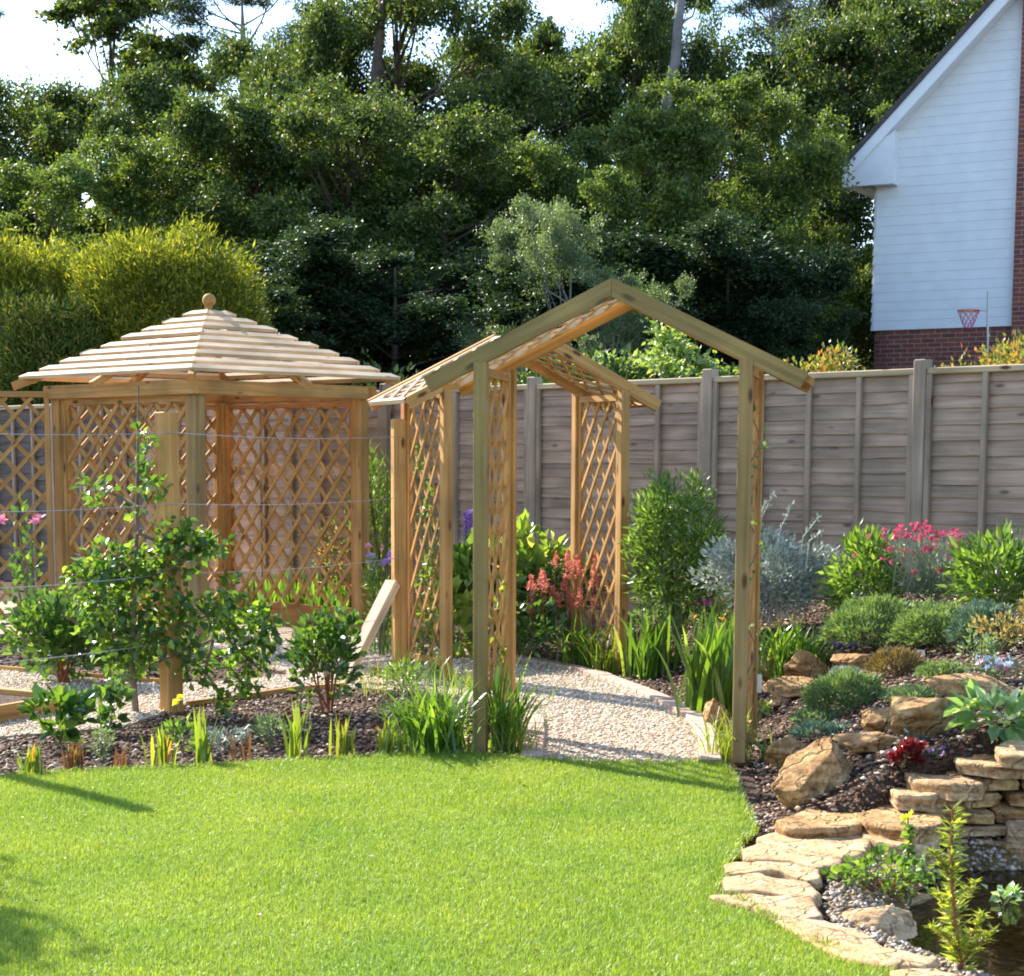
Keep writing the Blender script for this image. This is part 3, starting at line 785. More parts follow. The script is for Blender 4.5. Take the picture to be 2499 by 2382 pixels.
prof = [(0, 2.775), (.045, 2.775), (.05, 2.79), (.03, 2.80), (.022, 2.822), (.035, 2.835)] + [(.06 * math.sin(a), 2.895 - .06 * math.cos(a)) for a in np.linspace(.5, math.pi, 12)]
for (r, z) in prof:
    for j in range(20): Vv.append((GC.x + r * math.cos(j * math.pi / 10), GC.y + r * math.sin(j * math.pi / 10), z))
for i in range(len(prof) - 1):
    for j in range(20): Fc.append((i * 20 + j, i * 20 + (j + 1) % 20, (i + 1) * 20 + (j + 1) % 20, (i + 1) * 20 + j))
mb.add(Vv, Fc, [(v[0] * 1, v[1] * 1, v[2]) for v in Vv]); part('finial', mb, M['pine'], gz)

# trellis screen running left from the gazebo
ts = root('trellis_screen', 'wooden trellis screen joining the left corner post of the gazebo', 'trellis', cor[3])
a = cor[3] + Vector((-.08, -.02, 0)); b = Vector((-5.35, 15.75, 0)); u = (b - a).normalized(); L = (b - a).length; nn = Vector((u.y, -u.x, 0))
fr, la = MB(), MB()
beam(fr, a + Vector((0, 0, 2.085)), b + Vector((0, 0, 2.085)), .07, .05)
beam(fr, a + Vector((0, 0, .16)), b + Vector((0, 0, .16)), .045, .045)
beam(fr, a + u * .03 + Vector((0, 0, 0)), a + u * .03 + Vector((0, 0, 2.06)), .045, .045, up=u)
lattice(la, a + u * .05, u, L - .1, .18, 2.06, .215, .235, .035, .013)
f_ = part('frame', fr, M['pine'], ts); part('lattice', la, M['pine'], f_, rootob=ts)
mb = MB(); beam(mb, b + u * .05, b + u * .05 + Vector((0, 0, 2.1)), .09, .09); part('post', mb, M['pine'], ts)

# ------------------------------------------------------------------ gabled arches
def arch(name, label, A, B, dep, posts_m, HP=2.0, pitch=.49, over=.30):
    A, B = Vector((*A, 0)), Vector((*B, 0)); u = (B - A).normalized(); w = (B - A).length
    n = Vector((-u.y, u.x, 0)); n = n if n.y > 0 else -n
    r = root(name, label, 'garden arch', (A + B) / 2)
    pw = .068
    for k, c in enumerate((A, B, A + n * dep, B + n * dep)):
        mb = MB(); beam(mb, c, c + Vector((0, 0, HP + .01)), pw, pw, up=u, ch=.004)
        part('post', mb, posts_m[k], r)
    half = w / 2 + over; zr = HP + .085 + pitch * w / 2           # top of the ridge
    for k in (0, 1):
        o = (A + B) / 2 + n * (dep * k) + (n * (-pw / 2 - .004) if k == 0 else n * (pw / 2 - .045 + .003))
        o = (A + B) / 2 + n * (dep * k) - n * .0225
        for sgn in (-1, 1):
            d = .084; e = Vector((0, 0, 1))
            t = Vector((sgn, 0, -pitch)).normalized()
            cx_, cz_ = half, zr - pitch * half
            nx_, nz_ = -t.z * sgn, abs(t.x)                     # outward normal of the slope (x part along sgn)
            low = (cx_ - pitch / math.hypot(1, pitch) * d, cz_ - 1 / math.hypot(1, pitch) * d)
            pts2 = [(0.001, zr), (cx_, cz_), low, (0.001, zr - d * math.hypot(1, pitch))]
            poly = [o + u * (sgn * x) + e * z for x, z in pts2]
            mb = MB(); prism(mb, poly, n * .045, poly[1] - poly[0])
            part('rafter', mb, (M['pine_green'] if posts_m[0] is M['pine_green'] else M['pine']) if k == 0 else M['pine'], r)
    # roof trellis between the rafters
    sl = math.hypot(1, pitch)
    for sgn in (-1, 1):
        uu = (u * sgn + Vector((0, 0, -pitch))).normalized()
        o = (A + B) / 2 + n * .03 + Vector((0, 0, zr - .028))
        nn_ = uu.cross(n).normalized()
        fr, la = MB(), MB(); Ls = half * sl
        for x in (.03, Ls - .02): beam(fr, o + uu * x, o + uu * x + n * (dep - .06), .04, .03, up=nn_)
        for y in (.03, dep - .09): beam(fr, o + n * y + uu * .05, o + n * y + uu * (Ls - .04), .03, .03, up=nn_)
        lattice(la, o + n * .045, uu, Ls - .03, 0, dep - .15, .16, .19, .024, .011, v=n)
        f_ = part('roof_trellis_frame', fr, M['roof_pine'] if sgn < 0 else M['pine'], r)  # sunward slope gets the paler pine, its sunlight put into the colour
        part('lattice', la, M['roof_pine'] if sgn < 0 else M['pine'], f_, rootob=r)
    # side trellis
    for c in (A, B):
        fr, la = MB(), MB()
        for y in (.058, dep - .058): beam(fr, c + n * y + Vector((0, 0, .05)), c + n * y + Vector((0, 0, HP - .02)), .04, .03, up=u)
        for z in (.12, HP - .04): beam(fr, c + n * .07 + Vector((0, 0, z)), c + n * (dep - .07) + Vector((0, 0, z)), .04, .045)
        f_ = part('side_trellis_frame', fr, M['pine'], r)
        lattice(la, c + n * .07, n, dep - .14, .14, HP - .06, .16, .235, .024, .012)
        part('lattice', la, M['pine'], f_, rootob=r)
    return r
arch('garden_arch', 'nearest gabled wooden arch, standing at the edge of the lawn', (.155, 9.45), (1.454, 9.13), .70, [M['pine_green'], M['pine_brown'], M['pine'], M['pine']])
arch('garden_arch', 'farther gabled wooden arch behind the nearest one, over the path bend', (-.03, 12.6), (1.23, 13.16), .70, [M['pine'], M['pine'], M['orange_pine'], M['pine']])

# ------------------------------------------------------------------ espalier posts, wires, brace
W1, W2, W3 = Vector((-.365, 12.92, 0)), Vector((-1.70, 11.06, 0)), Vector((-2.97, 9.55, 0))
def wpost(p, label, m, h=1.8, s=.09, al=(1, .3, 0)):
    mb = MB(); beam(mb, p - Vector((0, 0, .02)), p + Vector((0, 0, h)), s, s, up=al, ch=.005)
    single('wooden_post', mb, m, label, 'post', 'posts carrying the fruit wires', loc=tuple(p))
wpost(W1, 'square post holding the wire ends, propped by the slanting brace', M['pine'])
wpost(W2, 'stout square post standing in the middle of the leafy espalier', M['pine'], s=.105, al=(1, .9, 0))
wpost(W3, 'square wire post beyond the left edge of the bed', M['pine'])
for z, t in ((1.68, 'topmost'), (1.257, 'second from the top'), (.84, 'third from the top'), (.43, 'lowest')):
    mb = MB()
    for a, b in ((W1, W2), (W2, W3)):
        o = Vector((.035, -.055, 0))
        pts = [a + (b - a) * (k / 10) + o + Vector((0, 0, z - .10 * (k / 10) * (1 - k / 10))) for k in range(11)]
        tube(mb, pts, [.0022] * 11, 5)
    single('wire', mb, M['wire'], f'{t} of the galvanised wires strung between the posts', 'wire', 'fruit wires')
mb = MB(); d = (W2 - W1).normalized()
beam(mb, W1 + d * .07 + Vector((0, 0, .66)), W1 + d * .66 + Vector((0, 0, -.02)), .095, .07, ch=.004)
single('timber_brace', mb, M['roof_pine'], 'short slanting timber brace leaning on the wire post', 'brace')

# raised bed at the left
rb = root('raised_bed', 'low wooden raised bed filled with soil beside the gravel', 'raised bed', G(165, 1735))
c1 = G(165, 1735); c2 = c1 + Vector((-.9, -1.65, 0)); c3 = c1 + Vector((-1.5, .92, 0))
mb = MB()
for a, b in ((c1, c2), (c1, c3), (c3, c3 + (c2 - c1)), (c2, c3 + (c2 - c1))):
    beam(mb, a + Vector((0, 0, .045)), b + Vector((0, 0, .045)), .045, .12, ch=.004)
part('boards', mb, M['pine'], rb)
mb = MB(); q = [c1, c2, c3 + (c2 - c1), c3]; mb.add([(v.x, v.y, .07) for v in q], [(0, 1, 2, 3)])
part('soil', mb, M['soil'], rb)

# ------------------------------------------------------------------ house behind the fence
HA = Vector((7.10, 31.25, 0)); HU = Vector((.873, -.487, 0)).normalized(); HN = Vector((-HU.y, HU.x, 0))   # HN points away
house = root('house', 'white boarded house gable with a brick base and dark tiled roof', 'house', HA)
SZ = 3.68; EZ = 6.1; HB = 9.0; HW = 12.0
mb = MB()
def wallquad(mb, o, u, L, z0, z1, th=.25):
    n_ = Vector((-u.y, u.x, 0))
    p = [o + Vector((0, 0, z0)), o + u * L + Vector((0, 0, z0)), o + u * L + Vector((0, 0, z1)), o + Vector((0, 0, z1))]
    V = p + [q + n_ * th for q in p]
    gc = [(0, z0, 0), (L, z0, 0), (L, z1, 0), (0, z1, 0)] * 2
    mb.add(V, [(0, 1, 2, 3), (7, 6, 5, 4), (0, 4, 5, 1), (1, 5, 6, 2), (2, 6, 7, 3), (3, 7, 4, 0)], gc)
wallquad(mb, HA + HU * .02, HU, HW, 0, SZ)
wallquad(mb, HA + HN * HB, HU, HW, 0, EZ, -.25)
wallquad(mb, HA + HN * HB + HU * .02, -HN, HB, 0, SZ)
part('brick_wall', mb, M['brick'], house)
mb = MB()
z = SZ; slope = 1.0; k = 0
while z < EZ + 4.6:                           # lapped white boards, cut to the gable
    t = z + .155
    x0 = 0 if z < EZ + .52 else (z - EZ - .52) / slope
    x0t = 0 if t < EZ + .52 else (t - EZ - .52) / slope
    x1 = 4.6
    if x0 < x1:
        p = [HA + HU * (x0) + Vector((0, 0, z)), HA + HU * x1 + Vector((0, 0, z)), HA + HU * x1 + Vector((0, 0, t)), HA + HU * x0t + Vector((0, 0, t))]
        outs = [-.036, -.036, -.03, -.03]
        V = [q + HN * o_ for q, o_ in zip(p, outs)] + [q + HN * .10 for q in p]
        mb.add(V, [(0, 1, 2, 3), (7, 6, 5, 4), (0, 4, 5, 1), (2, 6, 7, 3), (3, 7, 4, 0), (1, 5, 6, 2)])
    z = t
z = SZ
while z < EZ:
    t = z + .155
    p = [HA + HN * HB + Vector((0, 0, z)), HA + Vector((0, 0, z)), HA + Vector((0, 0, t)), HA + HN * HB + Vector((0, 0, t))]
    V = [q - HU * o_ for q, o_ in zip(p, [.055, .055, .03, .03])] + [q + HU * .1 for q in p]
    mb.add(V, [(0, 1, 2, 3), (7, 6, 5, 4), (0, 4, 5, 1), (2, 6, 7, 3), (3, 7, 4, 0), (1, 5, 6, 2)])
    z = t
part('white_boarding', mb, M['siding'], house)
mb = MB(); wallquad(mb, HA + HU * 2.30 - HN * .16, HU, 2.2, 0, EZ + 5.5, .4)
part('brick_pier', mb, M['brick'], house)
# roof: verge overhangs towards the viewer
RX0 = -.50; RZ0 = 6.45; OV = .34; XR = 6.0
def rp(x, dz=0, n_=0): return HA + HU * x + HN * n_ + Vector((0, 0, RZ0 + (x - RX0) * slope + dz))
mb = MB()
prism(mb, [rp(RX0 - .06, -.02, -OV - .03), rp(XR, .04, -OV - .03), rp(XR, -.06, -OV - .03), rp(RX0 - .06, -.12, -OV - .03)], HN * (HB + .8), HU)
mb2 = MB()
q = [rp(XR, .04, -OV - .03), rp(XR, -.06, -OV - .03)]
prism(mb, [q[0], q[0] + HU * 6.5 - Vector((0, 0, 6.5)), q[1] + HU * 6.4 - Vector((0, 0, 6.5)), q[1]], HN * (HB + .8), HU)
part('roof', mb, M['tile'], house)
for i in range(0): pass
mb = MB(); prism(mb, [rp(RX0, -.13, -OV), rp(XR, -.07, -OV), rp(XR, -.36, -OV), rp(RX0 + .18, -.36, -OV), rp(RX0, -.36 + .02, -OV)], HN * .03, HU)
part('bargeboard', mb, M['whitepaint'], house)
mb = MB(); prism(mb, [rp(RX0 + .2, -.35, -OV + .03), rp(XR, -.35, -OV + .03), rp(XR, -.37, -OV + .03), rp(RX0 + .2, -.37, -OV + .03)], HN * (OV - .06), HU)
part('soffit', mb, M['whitepaint'], house)
mb = MB(); zb = 6.03
ebox = [(RX0, zb), (.35, zb), (.35, zb + .85), (RX0, zb + .30)]
prism(mb, [HA + HU * x + Vector((0, 0, z_)) - HN * (OV - .035) for x, z_ in ebox], HN * (OV - .06), HU)
prism(mb, [HA + HU * x + Vector((0, 0, z_)) + HN * .01 for x, z_ in [(RX0, zb + .02), (-.06, zb + .02), (-.06, zb + .44), (RX0, zb + .28)]], HN * (HB - .1), HU)
part('eaves_box', mb, M['whitepaint'], house)

hp = root('basketball_hoop', 'thin garden basketball hoop with a pinkish net against the white house wall', 'basketball hoop', at(2413, 1125, 28.5))
bs = at(2413, 1125, 28.5); bs.z = .3; top_ = at(2411, 712, 28.5)
mb = MB(); tube(mb, [bs, top_], [.022, .016], 8); part('pole', mb, M['wire'], hp)
mb = MB(); tube(mb, [at(2412, 757, 28.5), at(2392, 758, 28.5)], [.012, .012], 6); part('bracket', mb, M['wire'], hp)
mb = MB(); rc = at(2364, 758, 28.5); rr_ = .165
ring = [rc + Vector((rr_ * math.cos(a), rr_ * math.sin(a), 0)) for a in np.linspace(0, 2 * math.pi, 21)]
tube(mb, ring, [.010] * 21, 6); part('ring', mb, M['orange'], hp)
mb = MB()
for j in range(10):
    for sg in (1, -1):
        pts = []
        for k in range(6):
            a = j * math.pi / 5 + sg * k * .31; r_ = rr_ * (1 - .13 * k)
            pts.append(rc + Vector((r_ * math.cos(a), r_ * math.sin(a), -.055 * k)))
        tube(mb, pts, [.005] * 6, 4)
part('net', mb, M['pink'], hp)

# ------------------------------------------------------------------ trees
def tree_proto(seed, R, zc0, zc1, nclump, nleaf, lw, mleaf, mbark, trunk_r, csz=(.38, .75), flat=.8, limbs=9, up=.6):
    rg = np.random.default_rng(seed)
    Hh = (zc1 - zc0) / 2; zc = (zc0 + zc1) / 2
    C = []
    nl = max(5, nclump // 9)                 # clumps hang along limbs, leaving gaps between them
    LB = []
    for q in range(nl):
        h0 = zc0 + (zc1 - zc0) * (q + rg.random()) / nl * .86; a = q * 2.4 + rg.normal() * .5
        zz = (h0 - zc) / Hh; env = R * math.sqrt(max(.12, 1 - .8 * zz * zz)) * rg.uniform(.75, 1.2)
        LB.append((h0, a, env, rg.uniform(.3, 1.1)))
    LB.append((zc0 + (zc1 - zc0) * .72, rg.uniform(0, 6), R * .25, 4.0))
    while len(C) < nclump:
        h0, a, env, rise = LB[rg.integers(0, len(LB))]; t = rg.uniform(.25, 1.0) ** .7
        z_ = h0 + env * rise * t + rg.normal() * .22
        if z_ > zc1: z_ = zc1 - rg.random() * .6
        C.append((math.cos(a) * env * t + rg.normal() * .30, math.sin(a) * env * t + rg.normal() * .30, z_))
    C = np.array(C); cr = rg.uniform(csz[0], csz[1], nclump)
    idx = rg.integers(0, nclump, nleaf)
    # each clump is a handful of small leafy sprigs reaching out of it
    ns = 9
    SD = unit(rg.normal(size=(nclump, ns, 3)) + np.array([0, 0, .25])); SL = rg.uniform(.5, 1.35, (nclump, ns))
    si = rg.integers(0, ns, nleaf)
    sd_ = SD[idx, si]; sl_ = SL[idx, si] * cr[idx]; t = rg.random(nleaf) ** .7
    P = C[idx] + (sd_ * (t * sl_)[:, None] + rg.normal(size=(nleaf, 3)) * (cr[idx] * .20)[:, None]) * np.array([1.1, 1.1, flat])
    A = sd_ * .7 + rg.normal(size=(nleaf, 3)) * .8 + np.array([0, 0, .0])
    nb = NB(); leaves(nb, rg, P, A, rg.uniform(.7, 1.25, nleaf) * lw[0], rg.uniform(.7, 1.2, nleaf) * lw[1], up=up)
    mb = MB()
    lean = rg.normal(0, .12, 2)
    top_ = Vector((lean[0] * 2, lean[1] * 2, zc1 - .5))
    pts = [Vector((0, 0, -.2)), Vector((lean[0], lean[1], zc0 + .3)), Vector((lean[0] * 1.6, lean[1] * 1.6, zc)), top_]
    tube(mb, pts, [trunk_r * 1.15, trunk_r * .9, trunk_r * .55, trunk_r * .15], 9)
    order = rg.permutation(nclump)[:limbs + nclump // 6]
    for q in order:
        c = Vector(C[q]); zz = max(zc0 * .8, c.z - rg.uniform(.8, 2.0)); zz = min(zz, zc1 - 1)
        t = (zz - 0) / zc1; s = Vector((lean[0] * 1.4 * t * 1.5, lean[1] * 1.4 * t * 1.5, zz))
        mid = (s + c) / 2 + Vector((0, 0, -.15)); r0 = trunk_r * .38 * (1 - .5 * t)
        tube(mb, [s, mid, c], [r0, r0 * .6, .015], 6)
    return (nb.mesh('crown', (0, 0, 0)), mb.mesh('trunk', (0, 0, 0)), mleaf, mbark, zc1)
tp = {}
tp['a'] = tree_proto(1, 2.6, 1.2, 9.0, 170, 115000, (.092, .058), M['tree_a'], M['bark'], .17)
tp['b'] = tree_proto(2, 2.5, .9, 9.0, 190, 115000, (.086, .054), M['tree_a'], M['bark'], .15, csz=(.32, .7))
tp['c'] = tree_proto(3, 2.7, .4, 9.0, 200, 120000, (.084, .054), M['tree_b'], M['bark'], .13, csz=(.28, .55))
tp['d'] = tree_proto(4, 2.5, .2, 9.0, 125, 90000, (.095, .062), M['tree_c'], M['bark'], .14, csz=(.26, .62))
tp['w'] = tree_proto(5, 1.35, .2, 4.6, 80, 52000, (.055, .024), M['willow'], M['palebark'], .06, csz=(.2, .38), up=.1)
tp['t'] = tree_proto(6, 1.7, 6.0, 11.5, 26, 13000, (.13, .08), M['tree_a'], M['bark'], .12, csz=(.3, .6), flat=.55)
tp['p'] = tree_proto(8, 2.2, 9.2, 12.2, 30, 20000, (.16, .022), M['needle'], M['palebark'], .13, csz=(.35, .8), flat=.32)
tp['s'] = tree_proto(9, 1.0, .3, 3.1, 22, 8000, (.085, .045), M['springleaf'], M['bark'], .05, csz=(.2, .34), up=.1)
for k, (cm, tm, ml, mk, _z) in tp.items(): cm.materials.append(ml); tm.materials.append(mk)
def tree(k, px, ytop, Y, wid, label, rot, lean=(0, 0), mleaf=None, name='broadleaf_tree', group='woodland trees beyond the fence', cat='tree'):
    p = at(px, ytop, Y)
    cm, tm, ml, mk, z1 = tp[k]
    gz_ = .3
    r = root(name, label, cat, (p.x, Y, gz_), group)
    sz = (p.z - gz_) / (z1 + .15)
    r.scale = (wid, wid, sz); r.rotation_euler = (lean[0], lean[1], rot)
    o = bpy.data.objects.new('crown', cm); col.objects.link(o); o.parent = r
    t = bpy.data.objects.new('trunk', tm); col.objects.link(t); t.parent = r
    return r
T = [  # proto, px, ytop, Y, width, label, rotation
 ('a', -60, 235, 40, 1.05, 'dark broadleaf tree cut off by the left edge of the photo', .3),
 ('b', 200, 205, 39, .95, 'broadleaf tree under the thin feathery tree at the far left', 1.9),
 ('a', 470, 310, 38, .85, 'broadleaf tree just below the forked pine trunk at upper left', 3.2),
 ('a', 770, 70, 37, .72, 'tall leafy tree directly above and right of the ball finial', 4.4),
 ('b', 975, -90, 36, 1.05, 'tallest broad oak whose crown leaves the top of the photo left of centre', 1.2),
 ('b', 1230, 150, 38, .9, 'rounded tree below the first sky gap right of the tallest oak', 2.6),
 ('a', 1370, 95, 40, .85, 'tree with a tuft sticking up in the sky left of the pale trunk', 5.1),
 ('t', 1335, 30, 41, .42, 'small tufted tree top standing out against the sky', .4),
 ('b', 1560, 20, 39, .62, 'ivy dark tree close left of the pale leaning trunk', .9),
 ('a', 1800, 150, 40, 1.0, 'broadleaf tree under the thin pine on the right', 2.2),
 ('b', 2080, 60, 39, 1.0, 'broadleaf tree standing left of the house roof slope', 3.7),
 ('a', 2330, 5, 40, 1.0, 'tall broadleaf tree rising behind the house verge', .1),
 ('b', 2620, 20, 42, 1.1, 'broadleaf tree hidden mostly behind the house roof', 4.0),
 ('c', 60, 420, 32, .85, 'sunlit tree above the dark conifer at the left edge', .5),
 ('c', 330, 330, 33, .8, 'bright dappled tree above the golden conifer', 2.4),
 ('a', 590, 300, 32.5, .85, 'dark lower tree right of the golden conifer top', 3.9),
 ('b', 830, 250, 32, .85, 'bushy tree below the tallest oak, in the middle distance', 5.5),
 ('b', 1090, 330, 31.5, .85, 'dark bushy tree above the peak of the far arch', 1.1),
 ('c', 1500, 300, 31, .72, 'sunny tree around the base of the pale leaning trunk', .8),
 ('c', 1715, 190, 31.5, .80, 'large yellow green sunlit tree right of the pale trunk', 2.0),
 ('c', 1900, 250, 33, .62, 'sunlit tree immediately left of the white house eaves', 4.6),
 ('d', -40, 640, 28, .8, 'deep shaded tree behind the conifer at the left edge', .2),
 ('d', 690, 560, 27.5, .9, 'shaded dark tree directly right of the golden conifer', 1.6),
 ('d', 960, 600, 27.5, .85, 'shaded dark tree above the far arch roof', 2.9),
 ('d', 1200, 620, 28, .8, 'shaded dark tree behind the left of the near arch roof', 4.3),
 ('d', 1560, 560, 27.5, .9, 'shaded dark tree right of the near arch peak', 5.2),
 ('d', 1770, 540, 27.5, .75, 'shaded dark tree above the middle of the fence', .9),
 ('d', 1895, 600, 27.5, .50, 'shaded dark tree just left of the white house corner', 2.3),
]
for k, px, yt, Y, wd, lb, rt in T: tree(k, px, yt, Y, wd, lb, rt)
tree('w', 1375, 492, 25.5, .78, 'pale grey green willow like tree above the near arch ridge', .4, group=None)
tree('w', 1480, 660, 25, .6, 'lower grey green sapling behind the right side of the near arch peak', 2.4, group=None)
tree('s', 1530, 812, 19.5, 1.0, 'small lime green ornamental tree just over the fence under the near arch', 1.0, name='ornamental_tree', group=None)
# sparse tall trees against the sky
tree('t', 270, -40, 43, 1.15, 'thin feathery tree standing against the sky at upper left', .7, name='tall_tree', group=None)
tree('t', 420, 60, 44, .8, 'wispy tall tree between the feathery tree and the pine', 2.7, name='tall_tree', group=None)
tree('p', 598, -70, 44, 1.15, 'dark pine with a forked trunk against the sky at upper left', 1.0, name='pine_tree', group=None)
tree('p', 1912, -60, 46, .9, 'slim pine with a bare thin trunk at the top right', 2.0, name='pine_tree', group=None)
tree('p', 2200, -50, 47, 1.1, 'pine crown touching the top edge above the house', 4.0, name='pine_tree', group=None)
tree('p', -110, -150, 46, .7, 'pine branches just entering the top left corner', 5.0, name='pine_tree', group=None)
tree('t', 1620, -150, 42, .7, 'ash like crown around the top of the pale leaning trunk', 5.0, name='tall_tree', group=None)
# bare pale leaning trunk
lt = root('leaning_tree', 'tall bare pale grey trunk leaning slightly in front of the wood', 'tree', (at(1630, 600, 37).x, 37, .3))
pts = [at(1600, 900, 37), at(1612, 560, 37), at(1625, 260, 37), at(1648, 150, 37), at(1655, 60, 37), at(1668, -60, 37)]
pts[0].z = .3
mb = MB(); tube(mb, pts, [.12, .115, .105, .10, .092, .085], 10); mb.sm = True
part('trunk', mb, M['palebark'], lt)
mb = MB()
for a, b, c in (((1655, 60), (1690, 40), (1710, -20)), ((1660, 20), (1640, -10), (1620, -60)), ((1650, 130), (1672, 110), (1685, 70))):
    tube(mb, [at(*a, 37), at(*b, 37), at(*c, 37)], [.03, .02, .01], 6)
part('branch', mb, M['palebark'], lt)
ob = root('trunk_snag', 'dark upright trunk showing through the tallest oak', 'tree', (at(905, 900, 35).x, 35, .3))
mb = MB(); p0 = at(905, 900, 35); p0.z = .3; tube(mb, [p0, at(905, 330, 35), at(925, 100, 35), at(940, -60, 35)], [.13, .11, .09, .07], 10); part('trunk', mb, M['bark'], ob)

# hedge conifers on the left
def conifer(px, ytop, ybot, Y, rx, m, label, n, seed, name='golden_conifer', spl=(.30, .030)):
    rg = np.random.default_rng(seed)
    p = at(px, ytop, Y); r = root(name, label, 'conifer', (p.x, Y, .2))
    zt = p.z; zb = .25
    d = unit(rg.normal(size=(n, 3)))
    lump = np.array([1 + .17 * noise.noise(Vector(v) * 2.1 + Vector((seed, 0, 0))) + .16 * noise.noise(Vector(v) * 6.5 + Vector((seed, 9, 0))) for v in d.tolist()])
    hh = (zt - zb) / 2
    sq = 1 / np.maximum(np.abs(d[:, 2]), np.linalg.norm(d[:, :2], axis=1)) ** .55
    rad = (rg.uniform(.70, 1.0, n) * lump * sq * (1 + .10 * (rg.random(n) ** 6)))[:, None]
    P = d * rad * np.array([rx, rx * .8, hh]) + np.array([p.x, Y, (zt + zb) / 2 - .15])
    A = d * np.array([1, 1, .6]) + rg.normal(size=(n, 3)) * .85 + np.array([0, 0, .7])
    nb = NB(); leaves(nb, rg, P, A, rg.uniform(.4, 1.5, n) * spl[0], spl[1] * rg.uniform(.6, 1.4, n), fold=.2, up=.3)
    part('foliage', nb, m, r)
    mb = MB(); tube(mb, [Vector((p.x, Y, .1)), Vector((p.x, Y, zt - .6))], [.12, .03], 8); part('trunk', mb, M['bark'], r)
    for k in range(9):
        a = rg.uniform(0, 6.28)
        mb2 = mb
    return r
conifer(395, 560, 0, 24, 1.28, M['conifer'], 'large rounded golden conifer behind the gazebo roof', 150000, 11, spl=(.085, .020))
conifer(20, 570, 0, 24.5, 1.1, M['conifer'], 'looser golden conifer at the left edge behind the gazebo', 80000, 12, spl=(.095, .022))
conifer(120, 700, 0, 23.3, .75, M['conifer2'], 'darker bushy conifer filling the gap left of the gazebo roof', 50000, 13, name='conifer_bush', spl=(.085, .020))

# ------------------------------------------------------------------ plants
def shrub(name, label, base, rx, rz, n, lw, m, cat='shrub', nclump=16, csz=.3, up=.8, shape=0, stem=None, ry=None, low=.08, flowers=None, outw=.7, seed=None, group=None, zbase=0, nstem=9):
    rg = np.random.default_rng(seed if seed is not None else abs(hash((round(base.x, 3), round(base.y, 3), n))) % 99999)
    ry = ry or rx
    r = root(name, label, cat, base, group)
    C = []
    while len(C) < nclump:
        p = rg.uniform(-1, 1, 3)
        q = np.linalg.norm(p)
        if q > 1 or q < .3: continue
        C.append((base.x + p[0] * rx * .8, base.y + p[1] * ry * .8, base.z + zbase + rz * (low + (1 - low) * (.5 + .45 * p[2]))))
    C = np.array(C); idx = rg.integers(0, nclump, n)
    d = unit(rg.normal(size=(n, 3)))
    sc_ = np.array([rx, ry, rz * .55]) * csz / .3 * .36
    P = C[idx] + d * sc_ * rg.uniform(.3, 1.1, n)[:, None]
    P[:, 2] = np.maximum(P[:, 2], base.z + .01)
    ctr = np.array([base.x, base.y, base.z + rz * .3])
    A = unit(P - ctr) * outw + d * .5 + rg.normal(size=(n, 3)) * .35 + np.array([0, 0, .25])
    nb = NB(); nb.sm = shape == 1
    leaves(nb, rg, P, A, rg.uniform(.7, 1.25, n) * lw[0], rg.uniform(.75, 1.2, n) * lw[1], up=up, shape=shape)
    part('foliage', nb, m, r)
    mb = MB()
    for q in rg.permutation(nclump)[:nstem]:
        c = Vector(C[q]); b = Vector((base.x + rg.normal() * rx * .08, base.y + rg.normal() * ry * .08, base.z - .01))
        mid = (b + c) / 2 + Vector((0, 0, .1 * rz)); t_ = max(.003, .012 * rz)
        tube(mb, [b, mid, c], [t_, t_ * .7, t_ * .3], 5)
    part('stem', mb, stem or M['stem'], r)
    if flowers:
        for (mf, nf, size, zf) in flowers:
            nb = NB(); P0 = C[rg.integers(0, nclump, nf)] + unit(rg.normal(size=(nf, 3))) * np.array([rx, ry, rz * .4]) * .38
            P0[:, 2] = base.z + rz * rg.uniform(zf[0], zf[1], nf)
            flower_parts(r, r, rg, P0, size, mf)
    return r
def flower_parts(parent, rt, rg, P0, size, m):
    for k, p in enumerate(P0):
        p = np.asarray(p)[None]; nb = NB(); flower(nb, rg, p, size)
        me = nb.mesh('flower', tuple(p[0])); me.materials.append(m)
        o = bpy.data.objects.new('flower', me); col.objects.link(o); o.parent = parent; o.location = Vector(p[0]) - rt.location
def flower(nb, rg, P0, size, petals=6):
    nf = len(P0); nrm = unit(rg.normal(size=(nf, 3)) * .6 + np.array([.0, -.5, .8]))
    t1 = unit(np.cross(nrm, rg.normal(size=(nf, 3)))); t2 = np.cross(nrm, t1)
    for k in range(petals):
        a = k * 2 * math.pi / petals
        A = t1 * math.cos(a) + t2 * math.sin(a) + nrm * .35
        leaves(nb, rg, P0, A, size * .55, size * .42, fold=.05, up=.2)
